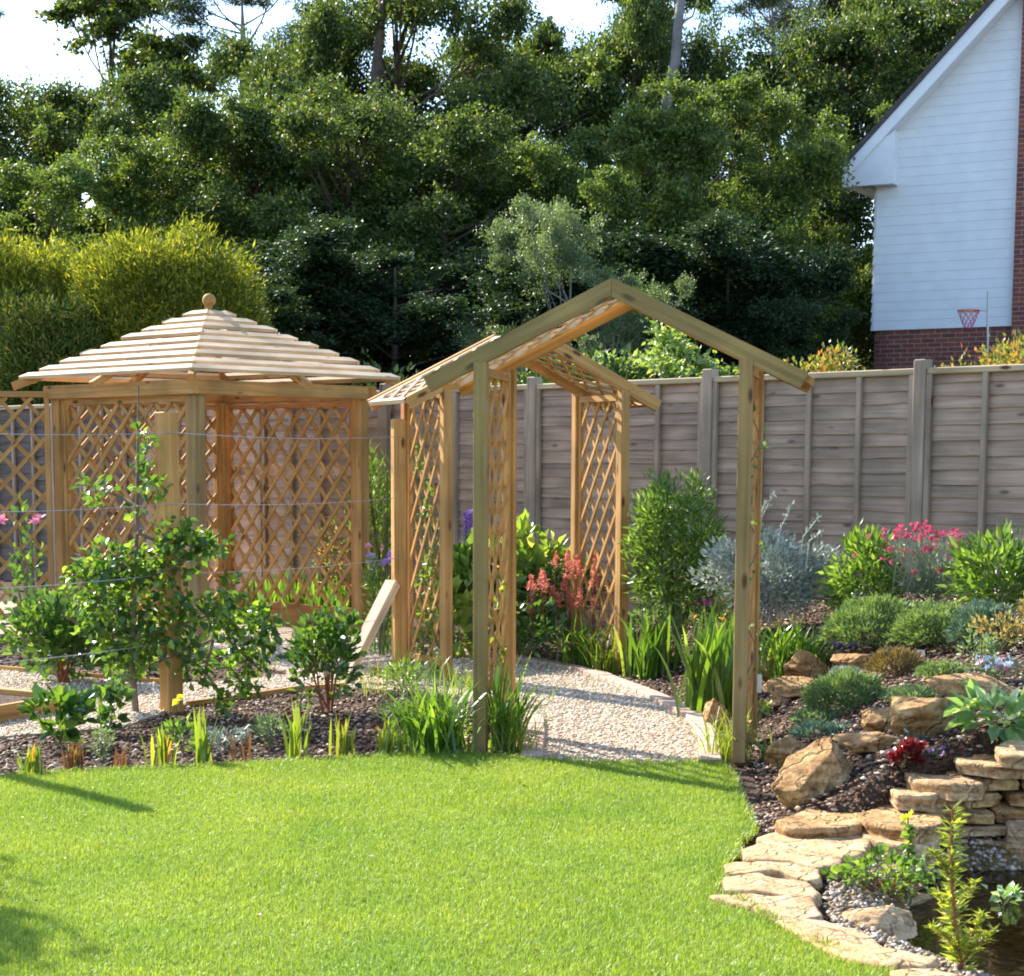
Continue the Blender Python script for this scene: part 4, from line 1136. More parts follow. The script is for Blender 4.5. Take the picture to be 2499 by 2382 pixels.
def clump(name, label, base, n, h, w, m, lean=(.15, .6), spread=.05, droop=(0, .2), cat='plant', segs=5, seed=None, group=None, flowers=None, hv=(.55, 1.05), az=None):
    rg = np.random.default_rng(seed if seed is not None else abs(hash((round(base.x, 3), round(base.y, 3), n, 5))) % 99999)
    r = root(name, label, cat, base, group)
    P = np.array([base.x, base.y, base.z - .005]) + np.stack([rg.normal(0, spread, n), rg.normal(0, spread, n), np.zeros(n)], 1)
    a = rg.uniform(0, 6.28, n) if az is None else rg.choice([az, az + math.pi], n) + rg.normal(0, .25, n)
    nb = NB(); blades(nb, rg, P, a, h * rg.uniform(hv[0], hv[1], n), rg.uniform(lean[0], lean[1], n), w * rg.uniform(.6, 1.2, n), segs=segs, droop=rg.uniform(droop[0], droop[1], n), yaw=rg.uniform(-.9, .9, n))
    part('leaves', nb, m, r)
    if flowers:
        mf, nf, size, hh = flowers
        mb = MB(); P0 = []
        for k in range(nf):
            b = Vector(P[k % n]); t_ = b + Vector((rg.normal() * .07, rg.normal() * .07, h * hh * rg.uniform(.85, 1.1)))
            tube(mb, [b, (b + t_) / 2 + Vector((.01, 0, 0)), t_], [.003, .003, .002], 4); P0.append(t_)
        part('flower_stem', mb, M['stem'], r)
        flower_parts(r, r, rg, P0, size, mf)
    return r
def mound(name, label, base, rx, rz, n, m, lw=(.03, .008), ry=None, seed=1, cat='plant', up=.0, lump=.25):
    rg = np.random.default_rng(seed); ry = ry or rx
    r = root(name, label, cat, base)
    d = unit(rg.normal(size=(n, 3))); d[:, 2] = np.abs(d[:, 2])
    lp = np.array([1 + lump * noise.noise(Vector(v) * 2.6 + Vector((seed * 3.1, 0, 0))) + lump * .5 * noise.noise(Vector(v) * 7 + Vector((seed * 3.1, 5, 0))) for v in d.tolist()])
    P = np.array([base.x, base.y, base.z]) + d * (lp * rg.uniform(.82, 1.02, n))[:, None] * np.array([rx, ry, rz])
    P[:, 2] = np.array([max(z, hgt(x, y) - .005) for x, y, z in P.tolist()])
    A = d + rg.normal(size=(n, 3)) * .5 + np.array([0, 0, .3])
    nb = NB(); leaves(nb, rg, P, A, rg.uniform(.6, 1.4, n) * lw[0], lw[1] * rg.uniform(.7, 1.3, n), up=up)
    part('foliage', nb, m, r)
    mb = MB()
    for k in range(8):
        a = rg.uniform(0, 6.28); e = Vector((base.x + math.cos(a) * rx * .7, base.y + math.sin(a) * ry * .7, base.z + rz * .45))
        tube(mb, [Vector(base), (Vector(base) + e) / 2 + Vector((0, 0, rz * .15)), e], [.006, .005, .002], 5)
    part('stem', mb, M['twig'], r)
    return r

# front row of the left bed
FR = [
 (76, 1893, 'strapmix', 26, .155, .012, 'tawny tipped iris clump nearest the left edge of the bed'),
 (180, 1880, 'strapred', 46, .135, .007, 'bronze grassy clump right of the leftmost iris'),
 (292, 1874, 'strapred', 14, .11, .010, 'tiny bronze and yellow tuft left of the espalier post'),
 (396, 1868, 'strapmix', 20, .19, .016, 'red edged iris fan just right of the espalier post base'),
 (500, 1868, 'strapyel', 11, .28, .020, 'tall pale yellow green iris fan in the middle of the bed'),
 (594, 1858, 'strapred', 9, .17, .011, 'thin brown iris sprout between two pale iris fans'),
 (726, 1850, 'strapyel', 11, .30, .019, 'tallest yellow green iris fan, left of the rose bush base'),
 (838, 1846, 'strapmix', 20, .22, .013, 'mixed green and rusty iris clump below the rose bush'),
 (945, 1842, 'strapmix', 24, .19, .012, 'yellow green iris clump beside the big daylily'),
]
for px, py, m, n, h, w, lb in FR:
    clump('iris_clump', lb, G(px, py), int(n * 1.5), h * 1.12, w * 1.25, M[m], lean=(.05, .42), spread=.024, cat='iris', group='iris clumps along the lawn edge', hv=(.6, 1.05), droop=(0, .04))
clump('daylily_clump', 'big bright green daylily clump at the left foot of the near arch', G(1058, 1838), 230, .47, .020, M['strap'], lean=(.12, .85), spread=.085, droop=(0, .22), seed=4)
clump('grass_clump', 'broad leaved grassy clump at the right foot of the left near post', G(1240, 1832), 90, .60, .018, M['strap'], lean=(.08, .75), spread=.05, droop=(0, .35), seed=5)
clump('grass_clump', 'straw coloured seeding grass spilling over the left path edge', G(1262, 1842), 60, .42, .006, M['strapmix'], lean=(.3, .95), spread=.05, droop=(.1, .5), seed=6)
shrub('leafy_plant', 'glossy whitish leaved plant at the left by the raised bed', G(140, 1815), .17, .30, 150, (.085, .055), M['rose'], cat='plant', shape=1, nclump=9, seed=21)
shrub('leafy_plant', 'glossy leaved plant left of the espalier post base', G(270, 1790), .13, .26, 90, (.075, .05), M['rose'], cat='plant', shape=1, nclump=8, seed=22)
shrub('leafy_plant', 'small bright green lobed plant right of the espalier post', G(445, 1832), .10, .16, 90, (.05, .03), M['fresh'], cat='plant', seed=23)
shrub('silver_plant', 'low silvery blue plant between the two pale iris fans', G(553, 1822), .13, .10, 240, (.04, .014), M['silver'], cat='plant', seed=24)
shrub('silver_plant', 'loose grey green plant left of the tallest iris fan', G(665, 1815), .11, .16, 220, (.035, .012), M['greygreen'], cat='plant', seed=25)
shrub('silver_plant', 'small grey tuft left of the red edged iris', G(250, 1850), .08, .15, 160, (.03, .01), M['greygreen'], cat='plant', seed=26)
for px, py, lb in ((650, 1742, 'single magenta flower low in the left bed'), (690, 1758, 'magenta flower just right of another in the left bed')):
    clump('dianthus', lb, G(px, py + 14), 14, .06, .004, M['greygreen'], spread=.02, flowers=(M['magenta'], 2, .028, .8), cat='flower')
clump('poppy', 'yellow poppy flowering in front of the espalier post', G(402, 1800), 8, .12, .012, M['fresh'], spread=.02, flowers=(M['yellow'], 1, .085, 1.9), cat='flower', seed=3)
shrub('leafy_plant', 'tiny green seedling at the left path edge', G(960, 1770), .08, .12, 60, (.05, .02), M['fresh'], cat='plant', seed=27)
shrub('leafy_plant', 'low greenery around the brace foot', G(985, 1690), .22, .20, 260, (.05, .02), M['fresh'], cat='plant', seed=28)
clump('grass_clump', 'thin grass by the end wire post', G(905, 1690), 40, .30, .006, M['strapmix'], spread=.10, lean=(.1, .6), seed=29)
clump('grass_clump', 'green seeding grass below the far left arch trellis', G(1040, 1672), 70, .35, .007, M['strap'], spread=.14, lean=(.1, .6), seed=30)
clump('grass_clump', 'short pale grasses between the two left posts of the arches', G(1130, 1700), 60, .26, .007, M['strapyel'], spread=.10, lean=(.1, .7), seed=31)

rb_ = shrub('rose_bush', 'upright rose bush with dark glossy leaves right of the espalier', G(800, 1735), .27, .62, 620, (.062, .042), M['rose'], cat='rose', nclump=20, shape=1, stem=M['redstem'], flowers=[(M['crimson'], 3, .03, (.85, .95))], seed=33)
shrub('rose_bush', 'dense rose bush with dark glossy leaves left of the espalier', G(150, 1668), .38, .62, 1100, (.07, .048), M['rose'], cat='rose', nclump=24, shape=1, stem=M['redstem'], seed=34)
shrub('rose_bush', 'thin tall rose stem with a pink bloom before the trellis screen', G(75, 1640), .20, 1.15, 150, (.055, .036), M['rose'], cat='rose', nclump=12, shape=1, stem=M['stem'], flowers=[(M['pink'], 3, .10, (.93, 1.0))], seed=35)
shrub('leafy_plant', 'dark low foliage behind the espalier on the far bed', G(330, 1650), .34, .30, 420, (.06, .04), M['rose'], cat='plant', seed=36)

# espalier apple
ES = Vector((-1.78, 10.95, 0))
es = root('espalier_apple_tree', 'leafy espaliered apple tree trained on the wires around the stout post', 'fruit tree', ES)
wd = (W1 - W2).normalized()
Ye = 10.95
def E(px, py): 
    # point on the wire plane seen at this pixel
    d_ = ray(px, py); n_ = Vector((wd.y, -wd.x, 0)); o_ = Vector((0, 0, CAMZ)); q = ES + n_ * .0
    t = (q - o_).dot(n_) / d_.dot(n_); p = o_ + d_ * t
    if abs(p.y - Ye) > 1.6: p = at(px, py, Ye)
    return p
mb = MB()
tr = [at(332, 1750, Ye), at(322, 1620, Ye), at(326, 1480, Ye), at(334, 1300, Ye), at(336, 1120, Ye), at(338, 940, Ye)]
tr[0].z = -.02
tube(mb, tr, [.022, .019, .016, .012, .009, .005], 8)
part('trunk', mb, M['twig'], es)
limbs = [[(326, 1430), (250, 1385), (180, 1350)], [(326, 1420), (430, 1380), (540, 1300)], [(322, 1560), (230, 1540), (150, 1500)], [(322, 1560), (430, 1530), (560, 1480), (660, 1500)],
         [(324, 1640), (420, 1600), (520, 1560)], [(338, 1240), (300, 1215), (235, 1190)], [(520, 1560), (500, 1640), (545, 1700)], [(560, 1480), (555, 1560), (640, 1640)], [(334, 1300), (430, 1340), (450, 1290)]]
for L_ in limbs:
    mb = MB(); pts = [at(x, y, Ye + _R.uniform(-.05, .12)) for x, y in L_]
    tube(mb, pts, [.012, .009, .006, .004][:len(pts)], 6); part('limb', mb, M['twig'], es)
blobs = [(210, 1400, 60, 40), (270, 1370, 70, 40), (250, 1460, 75, 60), (320, 1480, 70, 70), (330, 1390, 60, 45), (400, 1400, 60, 55), (430, 1320, 60, 40), (480, 1335, 45, 40), (450, 1290, 35, 25),
         (290, 1560, 60, 65), (350, 1580, 55, 50), (420, 1540, 60, 60), (500, 1500, 60, 50), (560, 1470, 35, 60), (600, 1540, 60, 60), (650, 1560, 28, 70), (590, 1610, 50, 40), (480, 1620, 40, 50), (520, 1330, 40, 25),
         (640, 1500, 25, 30), (545, 1700, 22, 30), (600, 1670, 30, 25), (300, 1640, 40, 30), (230, 1520, 40, 30)]
rg = np.random.default_rng(44); nb = NB(); nb.sm = True
def blobleaves(nb, x, y, rx, ry, n, lw=(.062, .046)):
    c = at(x, y, Ye + rg.uniform(-.1, .12)); s = F / Ye
    d = unit(rg.normal(size=(n, 3))) * rg.uniform(.15, 1.25, (n, 1)) ** .7
    P = np.array(c) + d * np.array([rx / s, .15, ry / s])
    A = d + rg.normal(size=(n, 3)) * .6 + np.array([0, -.1, -.15])
    leaves(nb, rg, P, A, rg.uniform(.65, 1.25, n) * lw[0], rg.uniform(.75, 1.2, n) * lw[1], up=.9, shape=1)
for (x, y, rx, ry) in blobs: blobleaves(nb, x, y, rx, ry, int(rx * ry / 30) + 10)
for (x, y, rx, ry, n) in ((352, 1080, 22, 38, 26), (345, 1130, 20, 12, 9), (362, 1180, 38, 25, 34), (240, 1192, 36, 22, 26), (338, 1245, 22, 16, 12), (205, 1175, 12, 10, 6), (400, 1190, 14, 12, 8), (238, 1225, 12, 14, 6)): blobleaves(nb, x, y, rx, ry, n)
part('foliage', nb, M['apple'], es)

# around the gazebo
clump('iris_clump', 'broad swath of green iris leaves seen through the gazebo trellis', Vector((-1.55, 17.45, .0)), 190, .55, .032, M['strap'], lean=(.05, .35), spread=.22, cat='iris', seed=51)
clump('iris_clump', 'second swath of iris leaves nearer the right gazebo post, behind the trellis', Vector((-1.05, 17.0, .0)), 120, .5, .030, M['strap'], lean=(.05, .4), spread=.16, cat='iris', seed=52)
shrub('speckled_shrub', 'speckled yellowish shrub behind the right gazebo post', Vector((-.95, 17.3, .02)), .42, 1.15, 1100, (.045, .025), M['photinia'], seed=53, nclump=22, flowers=[(M['white'], 6, .05, (.2, .45))])
shrub('conifer_bush', 'loose green bush between the gazebo and the wire post', Vector((-.62, 16.6, .05)), .30, 1.55, 1500, (.09, .012), M['fresh'], seed=54, nclump=18, up=.2, low=.35)
shrub('tall_perennial', 'tall leafy perennial with pale purple flowers left of the end wire post', G(930, 1600), .17, .85, 800, (.05, .014), M['fresh'], cat='plant', seed=55, flowers=[(M['purple'], 16, .06, (.80, .95)), (M['pink'], 5, .06, (.97, 1.02))], nclump=16)
clump('grass_clump', 'upright grass in front of the gazebo right post', G(925, 1590), 60, .55, .010, M['strap'], spread=.07, lean=(.05, .4), seed=56)

# middle bed between the arches and the fence
def B(px, py): return GT(px, py)
hyd = shrub('hydrangea', 'large leaved green bush left of the near arch rear post', Vector((.28, 14.2, .05)), .36, .86, 560, (.12, .085), M['fresh'], shape=1, seed=61, nclump=16)
shrub('hydrangea', 'yellow variegated big leaved plant between the two left posts', Vector((.02, 14.0, .02)), .24, .62, 220, (.12, .085), M['lime'], shape=1, seed=62, nclump=10)
shrub('hydrangea', 'lime topped broad leaved bush right of the near arch rear post', Vector((.58, 14.4, .1)), .34, .98, 460, (.12, .085), M['lime'], shape=1, seed=63, nclump=14)
ast = shrub('astilbe', 'astilbe clump with salmon pink feathery plumes before the fence', Vector((.92, 14.0, .15)), .40, .62, 700, (.055, .03), M['rose'], cat='plant', seed=64, nclump=16)
rg = np.random.default_rng(65); mb = MB()
for k in range(30):
    px, py = rg.uniform(1285, 1500), rg.uniform(1375, 1500)
    if px < 1340 and py < 1400: py += 60
    p = at(px, py, 13.6 + rg.uniform(-.15, .2)); n = 80; hh_ = rg.uniform(.09, .15); nb = NB()
    t = rg.uniform(0, 1, n); q = np.array(p) + np.stack([rg.normal(0, .018, n) * (1.2 - t), rg.normal(0, .018, n) * (1.2 - t), t * hh_], 1)
    leaves(nb, rg, q, rg.normal(size=(n, 3)) * .6 + np.array([0, 0, .5]), .022, .013, up=0)
    part('plume', nb, M['salmon'], ast)
    tube(mb, [p + Vector((0, .05, -.3)), p + Vector((0, 0, .08))], [.003, .002], 4)
part('plume_stem', mb, M['redstem'], ast)
shrub('leafy_plant', 'dark low foliage below the astilbe plumes', Vector((.55, 13.6, .08)), .35, .42, 500, (.07, .04), M['rose'], cat='plant', seed=66)
shrub('silver_plant', 'feathery grey green plant between the near arch posts', B(1268, 1590), .20, .32, 900, (.045, .010), M['greygreen'], cat='plant', seed=67, nclump=14)
clump('lupin', 'plant with purple flower spikes before the fence left of the near post', Vector((.08, 14.8, .1)), 20, .6, .012, M['strap'], spread=.06, cat='plant', seed=68)
r_ = root('flower_spike', 'pair of tall purple and yellow flower spikes against the fence', 'flower', Vector((.1, 14.6, .1)))
nb = NB(); mb = MB()
for px in (1137, 1150):
    b = at(px, 1340, 14.6); t_ = at(px, 1250, 14.6); tube(mb, [Vector((b.x, b.y, .1)), t_], [.006, .003], 5)
    for k in range(16):
        q = b + (t_ - b) * (k / 15); n = 8
        leaves(nb, rg, np.repeat(np.array([q]), n, 0), unit(rg.normal(size=(n, 3))), .035, .02, up=.5)
part('petals', nb, M['purple'], r_); part('stem', mb, M['stem'], r_)
clump('daylily_clump', 'arching green daylily clump under the far arch right trellis', B(1418, 1628), 130, .52, .016, M['strap'], lean=(.15, .85), spread=.09, droop=(0, .35), seed=69)
clump('daylily_clump', 'second grassy clump at the foot of the far arch right post', B(1475, 1640), 60, .40, .013, M['strapyel'], lean=(.15, .8), spread=.06, droop=(0, .3), seed=70)
shrub('tall_bush', 'tall bright green narrow leaved bush against the fence right of the far arch', Vector((1.60, 13.0, .3)), .37, 1.10, 4800, (.07, .018), M['fresh'], seed=71, nclump=60, up=.3, csz=.24, low=.05, outw=.35)
shrub('leafy_plant', 'young narrow leaved shoots at the foot of the tall green bush', B(1610, 1500), .20, .42, 260, (.085, .018), M['fresh'], cat='plant', seed=72, nclump=9, up=.3)
shrub('leafy_plant', 'low green foliage behind the iris clumps', B(1600, 1545), .30, .25, 520, (.05, .025), M['greygreen'], cat='plant', seed=73)
clump('iris_clump', 'upright iris clump with bluish leaves right of the far arch', B(1590, 1650), 80, .56, .032, M['strap'], lean=(.03, .35), spread=.09, cat='iris', seed=74)
clump('iris_clump', 'tall pale iris clump just left of the near right post', B(1728, 1745), 80, .74, .034, M['strap'], lean=(.03, .38), spread=.08, cat='iris', seed=75, flowers=(M['orange'], 2, .03, .8))
clump('iris_clump', 'narrow iris fan hard against the left side of the near right post', B(1775, 1720), 44, .62, .03, M['strap'], lean=(.03, .3), spread=.05, cat='iris', seed=76)
clump('grass_clump', 'yellow green grass tuft at the foot of the near right post', B(1782, 1850), 130, .34, .008, M['strapyel'], lean=(.1, .85), spread=.06, droop=(0, .3), seed=77)
shrub('euphorbia', 'lime green shrub glimpsed left of the near right post', B(1790, 1600), .16, .52, 420, (.045, .02), M['lime'], seed=78)
shrub('dianthus', 'pink flower cluster over yellowish leaves left of the near right post', B(1735, 1570), .15, .30, 260, (.035, .015), M['fresh'], cat='flower', flowers=[(M['magenta'], 26, .04, (.92, 1.05))], seed=79)
silv = shrub('silver_shrub', 'wide silvery grey shrub with tall white shoots before the fence', Vector((2.10, 12.2, .46)), .50, .60, 5600, (.045, .018), M['silver'], seed=80, nclump=44, csz=.22, up=.2, stem=M['palebark'])
mb = MB(); nb = NB()
for a, b in (((1860, 1260), (1892, 1198)), ((1905, 1290), (1938, 1220)), ((1960, 1310), (1998, 1262)), ((1850, 1270), (1868, 1225)), ((1975, 1320), (2010, 1295))):
    p, q = at(*a, 11.9), at(*b, 11.9); tube(mb, [p - Vector((.02, 0, .2)), p, q], [.005, .004, .003], 5)
    n = 16; t = rg.uniform(0, 1, (n, 1)); leaves(nb, rg, np.array(p) + (np.array(q) - np.array(p)) * t, unit(rg.normal(size=(n, 3)) + np.array([0, 0, .6])), .04, .013)
part('shoot', mb, M['silver'], silv); part('shoot_leaves', nb, M['silver'], silv)
clump('daylily_clump', 'dark green arching daylily clump right of the near right post', Vector((2.10, 11.2, hgt(2.10, 11.2))), 210, .48, .017, M['strap'], lean=(.15, .85), spread=.10, droop=(0, .35), seed=82)
shrub('leafy_shrub', 'bright leafy shrub left of the crimson flowers', Vector((2.62, 11.55, .5)), .30, .56, 1500, (.065, .026), M['fresh'], seed=83, nclump=24)
lych = shrub('lychnis', 'grey stemmed plant covered in small crimson flowers', Vector((2.98, 11.3, .55)), .36, .52, 1500, (.035, .009), M['greygreen'], cat='flower', seed=84, nclump=30)
rg = np.random.default_rng(86); mb = MB(); nb = NB(); P0 = []
for k in range(110):
    px = rg.normal(2245, 55); py = 1270 + abs(rg.normal(0, 1)) * 48 + abs(px - 2245) * .25
    p = at(px, py, 11.15 + rg.uniform(-.25, .25)); P0.append(p)
    b = Vector((2.98 + rg.normal() * .1, 11.25, .7)); tube(mb, [b, (b + p) / 2, p], [.003, .0025, .002], 4)
flower_parts(lych, lych, rg, P0[:98], .042, M['crimson']); part('flower_stem', mb, M['silver'], lych)
shrub('leafy_shrub', 'large bright leafy plant right of the crimson flowers', Vector((3.18, 10.6, .62)), .32, .44, 900, (.085, .030), M['fresh'], seed=87, nclump=22)
shrub('orange_plant', 'small orange tinted plant at the right edge below the fence', Vector((3.42, 10.5, .62)), .10, .42, 200, (.035, .014), M['orangeleaf'], cat='plant', seed=88)
mound('heather', 'rounded orange brown heather at the right edge', Vector((3.30, 9.95, .60)), .20, .26, 3000, M['orangeleaf'], seed=3)
mound('juniper', 'low spreading green juniper mound behind the yellow rocks', Vector((2.60, 10.95, .44)), .36, .24, 9000, M['juniper'], ry=.34, seed=4, lw=(.04, .010))
mound('juniper', 'olive green juniper mound between the green and blue ones', Vector((2.80, 10.5, .48)), .24, .19, 4500, M['juniper'], seed=5, lw=(.04, .010))
mound('juniper', 'small blue green juniper mound beside the mulch', Vector((2.97, 10.1, .52)), .19, .20, 4200, M['bluejuniper'], seed=6, lw=(.035, .010))
mound('thyme', 'brown domed heath plant in the middle of the rockery', B(2190, 1640), .15, .11, 2600, M['brownheath'], seed=7, lw=(.035, .006))
mound('thyme', 'wide green and straw cushion plant in front of the rocks', B(2065, 1725), .20, .16, 3800, M['juniper'], ry=.16, seed=8, lw=(.045, .008))
mound('thyme', 'low brownish cushion spilling left of the wide green one', B(1995, 1762), .13, .06, 1200, M['greygreen'], seed=9, lw=(.03, .008))
mound('thyme', 'pale lilac tinged mat plant above the wide green cushion', B(2065, 1650), .09, .05, 900, M['silver'], seed=10, lw=(.02, .006))
mound('thyme', 'small grey green mat left of the long pale rock', B(2300, 1650), .12, .06, 1200, M['juniper'], seed=11, lw=(.03, .008))
mound('thyme', 'straggling grey green mat beside the dark boulder', B(2230, 1710), .12, .05, 900, M['greygreen'], seed=12, lw=(.04, .007))
mound('aubrieta', 'flat bright purple flowering mat below the yellow rock', B(2060, 1577), .08, .03, 500, M['purple'], seed=13, lw=(.025, .015))
mound('thyme', 'dark low mat beneath the flat grey rock', B(2000, 1795), .14, .05, 900, M['bluejuniper'], seed=14, lw=(.03, .008))
shrub('heuchera', 'crimson leaved heuchera left of the stacked slabs', B(2202, 1872), .07, .10, 190, (.034, .030), M['redleaf'], cat='plant', seed=15, nclump=10, shape=1)
shrub('hosta', 'variegated broad leaved hosta above the stacked slabs', B(2440, 1800), .20, .14, 130, (.095, .052), M['hosta'], cat='plant', seed=16, nclump=16, shape=1, up=2.0, outw=.9)
shrub('pansies', 'mixed white and violet pansies near the right edge', B(2440, 1672), .16, .13, 260, (.03, .018), M['greygreen'], cat='flower', seed=17, flowers=[(M['white'], 14, .045, (.7, 1.0)), (M['pink'], 16, .04, (.4, .9)), (M['blue'], 10, .04, (.6, 1.0))])
shrub('orange_plant', 'straw and orange leaved plant above the pansies', B(2440, 1590), .20, .20, 420, (.03, .014), M['orangeleaf'], cat='plant', seed=18)
shrub('leafy_plant', 'pale green tuft left of the pansies', B(2385, 1640), .10, .22, 260, (.03, .012), M['greygreen'], cat='plant', seed=19)
clump('dianthus', 'tiny blue green tuft with one white flower by the boulder', B(2222, 1812), 60, .07, .004, M['bluejuniper'], spread=.03, flowers=(M['white'], 2, .035, .8), cat='flower', seed=20)
clump('dianthus', 'violet flower on the mulch right of the crimson heuchera', B(2275, 1840), 20, .03, .004, M['greygreen'], spread=.02, flowers=(M['purple'], 4, .03, .8), cat='flower', seed=90)
clump('seedling', 'small green sprout beside the big tan boulder', B(1868, 1855), 10, .13, .014, M['fresh'], spread=.015, seed=91)
shrub('leafy_plant', 'trailing green sprig at the foot of the near right post', B(1852, 1750), .06, .08, 26, (.06, .025), M['lime'], cat='plant', seed=92, nclump=5)
clm = root('climber', 'thin climbing plant twining up the near right post', 'climber', (1.50, 9.2, 0))
mb = MB(); nb = NB(); pts = []
for k in range(40):
    z = .05 + k * .046; a = k * .55
    pts.append(Vector((1.475 + .052 * math.cos(a) * 1.05, 9.16 + .052 * math.sin(a), z)))
tube(mb, pts, [.003] * 40, 4); P = np.array([tuple(p) for p in pts for _k in range(3)]); P = P[rg.permutation(len(P))[:64]]
P[:, 0] += .03; leaves(nb, rg, P, rg.normal(size=(len(P), 3)) + np.array([.6, 0, 0]), .035, .022)
part('stem', mb, M['twig'], clm); part('leaves', nb, M['fresh'], clm)
clm = root('climber', 'young climber winding up the far arch left trellis', 'climber', (-.15, 12.9, 0))
mb = MB(); nb = NB()
for s_ in range(4):
    pts = [Vector((-.10 - .035 * s_ + .03 * math.sin(k * .7 + s_), 12.72 + .11 * s_ + .03 * math.cos(k * .6), .05 + k * .05)) for k in range(22 + 4 * s_)]
    tube(mb, pts, [.004] * len(pts), 4)
    P = np.array([tuple(p) for p in pts]); P = np.repeat(P, 4, 0); leaves(nb, rg, P, rg.normal(size=(len(P), 3)), .05, .03)
part('stem', mb, M['twig'], clm); part('leaves', nb, M['fresh'], clm)
clm = root('climber', 'wispy climber on the narrow trellis of the near arch left side', 'climber', (.24, 9.8, 0))
mb = MB(); nb = NB()
pts = [Vector((.235 + .035 * math.sin(k * .8), 9.78 + .18 * math.sin(k * .35), .05 + k * .045)) for k in range(22)]
tube(mb, pts, [.003] * len(pts), 4); P = np.repeat(np.array([tuple(p) for p in pts]), 3, 0); leaves(nb, rg, P, rg.normal(size=(len(P), 3)) + np.array([.3, 0, 0]), .045, .025)
part('stem', mb, M['twig'], clm); part('leaves', nb, M['strapmix'], clm)

# shrubs behind the fence
shrub('photinia_bush', 'red tipped photinia bush over the fence below the house corner', at(2020, 1125, 14.8) * 1, .42, .84, 5600, (.045, .024), M['photinia'], seed=101, nclump=60, zbase=.0, outw=.3)
shrub('photinia_bush', 'green and orange bush over the fence at the right edge', Vector((at(2480, 1125, 13.8).x, 13.8, 1.45)), .42, .92, 4600, (.045, .024), M['photinia'], seed=102, nclump=60, outw=.3)
shrub('photinia_bush', 'few leafy sprigs peeping over the fence below the hoop', Vector((at(2320, 1125, 14.2).x, 14.2, 1.5)), .22, .82, 260, (.05, .026), M['photinia'], seed=103, nclump=12)
shrub('dark_hedge', 'dark low hedge tops just showing above the fence capping', Vector((at(1500, 1125, 19).x, 19, .3)), 3.2, 2.15, 9000, (.10, .06), M['tree_c'], cat='hedge', seed=104, nclump=80, ry=.6)
shrub('dark_hedge', 'dark hedge behind the fence left of the arches', Vector((at(900, 1125, 22).x, 22, .3)), 3.6, 2.2, 9000, (.10, .06), M['tree_c'], cat='hedge', seed=105, nclump=80, ry=.6)
# an unseen garden shrub whose shadow falls over the lawn at lower left
shrub('garden_shrub', 'garden shrub out of view at the left whose shadow crosses the lawn', Vector((-4.05, 8.45, 0)), .62, 2.75, 7000, (.09, .05), M['tree_a'], seed=106, nclump=50)

# ------------------------------------------------------------------ rocks, slabs, pond
def boulder(name, label, pos, sx, sy, sz, seed, rot=0, m='rock', sink=.25, cuts=12, cat='rock', planes=()):
    bm = bmesh.new(); bmesh.ops.create_icosphere(bm, subdivisions=5, radius=1)
    rg = np.random.default_rng(seed)
    V = np.array([v.co[:] for v in bm.verts])
    pl = unit(rg.normal(size=(cuts, 3)))
    for p in pl:
        d = rg.uniform(.52, .86); e = V @ p - d
        V = V - np.maximum(e, 0)[:, None] * p
    for (a_, b_, c_, d_) in planes:
        p = unit(np.array([a_, b_, c_])); e = V @ p - d_; V = V - np.maximum(e, 0)[:, None] * p
    for k, v in enumerate(V):
        w = Vector(v); q = noise.noise(w * 1.8 + Vector((seed, 0, 0))) * .10 + noise.noise(w * 4.5 + Vector((0, seed, 0))) * .06 + noise.noise(w * 11) * .028 + noise.noise(w * 26) * .012
        V[k] = v * (1 + q)
    V *= np.array([sx, sy, sz]); c, s = math.cos(rot), math.sin(rot)
    V = np.stack([V[:, 0] * c - V[:, 1] * s, V[:, 0] * s + V[:, 1] * c, V[:, 2]], 1) + np.array([0, 0, sz * (1 - sink) * .62])
    mb = MB(); mb.sm = True; mb.add(V + np.array(pos), [tuple(v.index for v in f.verts) for f in bm.faces]); bm.free()
    return single(name, mb, M[m], label, cat, loc=tuple(pos), group='rockery stones' if cat == 'rock' else None)
def px_boulder(label, px, pyb, wpx, hpx, seed, rot=0, m='rock', depth=1.0, cuts=12, sink=.2, planes=()):
    p = GT(px, pyb); s = F / p.y; sx = wpx / 2 / s / .80; sz = hpx / s / 1.35
    p = p + Vector((0, sx * depth * .45, 0)); p.z = hgt(p.x, p.y)
    boulder('rock', label, p, sx, sx * depth, sz, seed, rot, m, sink, cuts, planes=planes)
px_boulder('largest tan boulder with a ridged top at the pond end of the rockery', 2005, 1930, 235, 150, 31, .25, depth=.75, cuts=4, planes=((-.62, -.30, .72, .30), (.80, -.45, .38, .42), (.05, -.95, .42, .45), (-.2, .8, .6, .5), (.5, .5, .7, .62)))
px_boulder('pitted tan rock tucked behind the left of the largest boulder', 1925, 1860, 95, 62, 2, .2, depth=.8)
px_boulder('flat grey topped rock behind the largest boulder', 2125, 1832, 165, 42, 3, 0, depth=.7)
px_boulder('dark rounded boulder with shadow stripes left of the hosta', 2262, 1795, 175, 110, 4, .3, depth=.8)
px_boulder('low tan rock wedged left of the dark rounded boulder', 2160, 1780, 110, 45, 5, .2, depth=.8)
px_boulder('long pale pitted rock right of the mulch', 2385, 1715, 215, 66, 26, -.15, m='rock', depth=.6)
px_boulder('tan rock with vertical face right of the near right post', 1895, 1662, 90, 55, 7, 0, depth=.8)
px_boulder('rounded pale rock right of the vertical faced one', 1975, 1655, 95, 62, 8, .3, depth=.8)
px_boulder('flat tan rock in front of the rounded pale one', 1950, 1700, 140, 42, 9, .1, depth=.7)
px_boulder('broken tan rock behind the lilac mat', 2105, 1632, 120, 42, 10, 0, depth=.7)
px_boulder('yellow sunlit rock below the green juniper', 2075, 1563, 130, 45, 11, .1, m='slab', depth=.6)
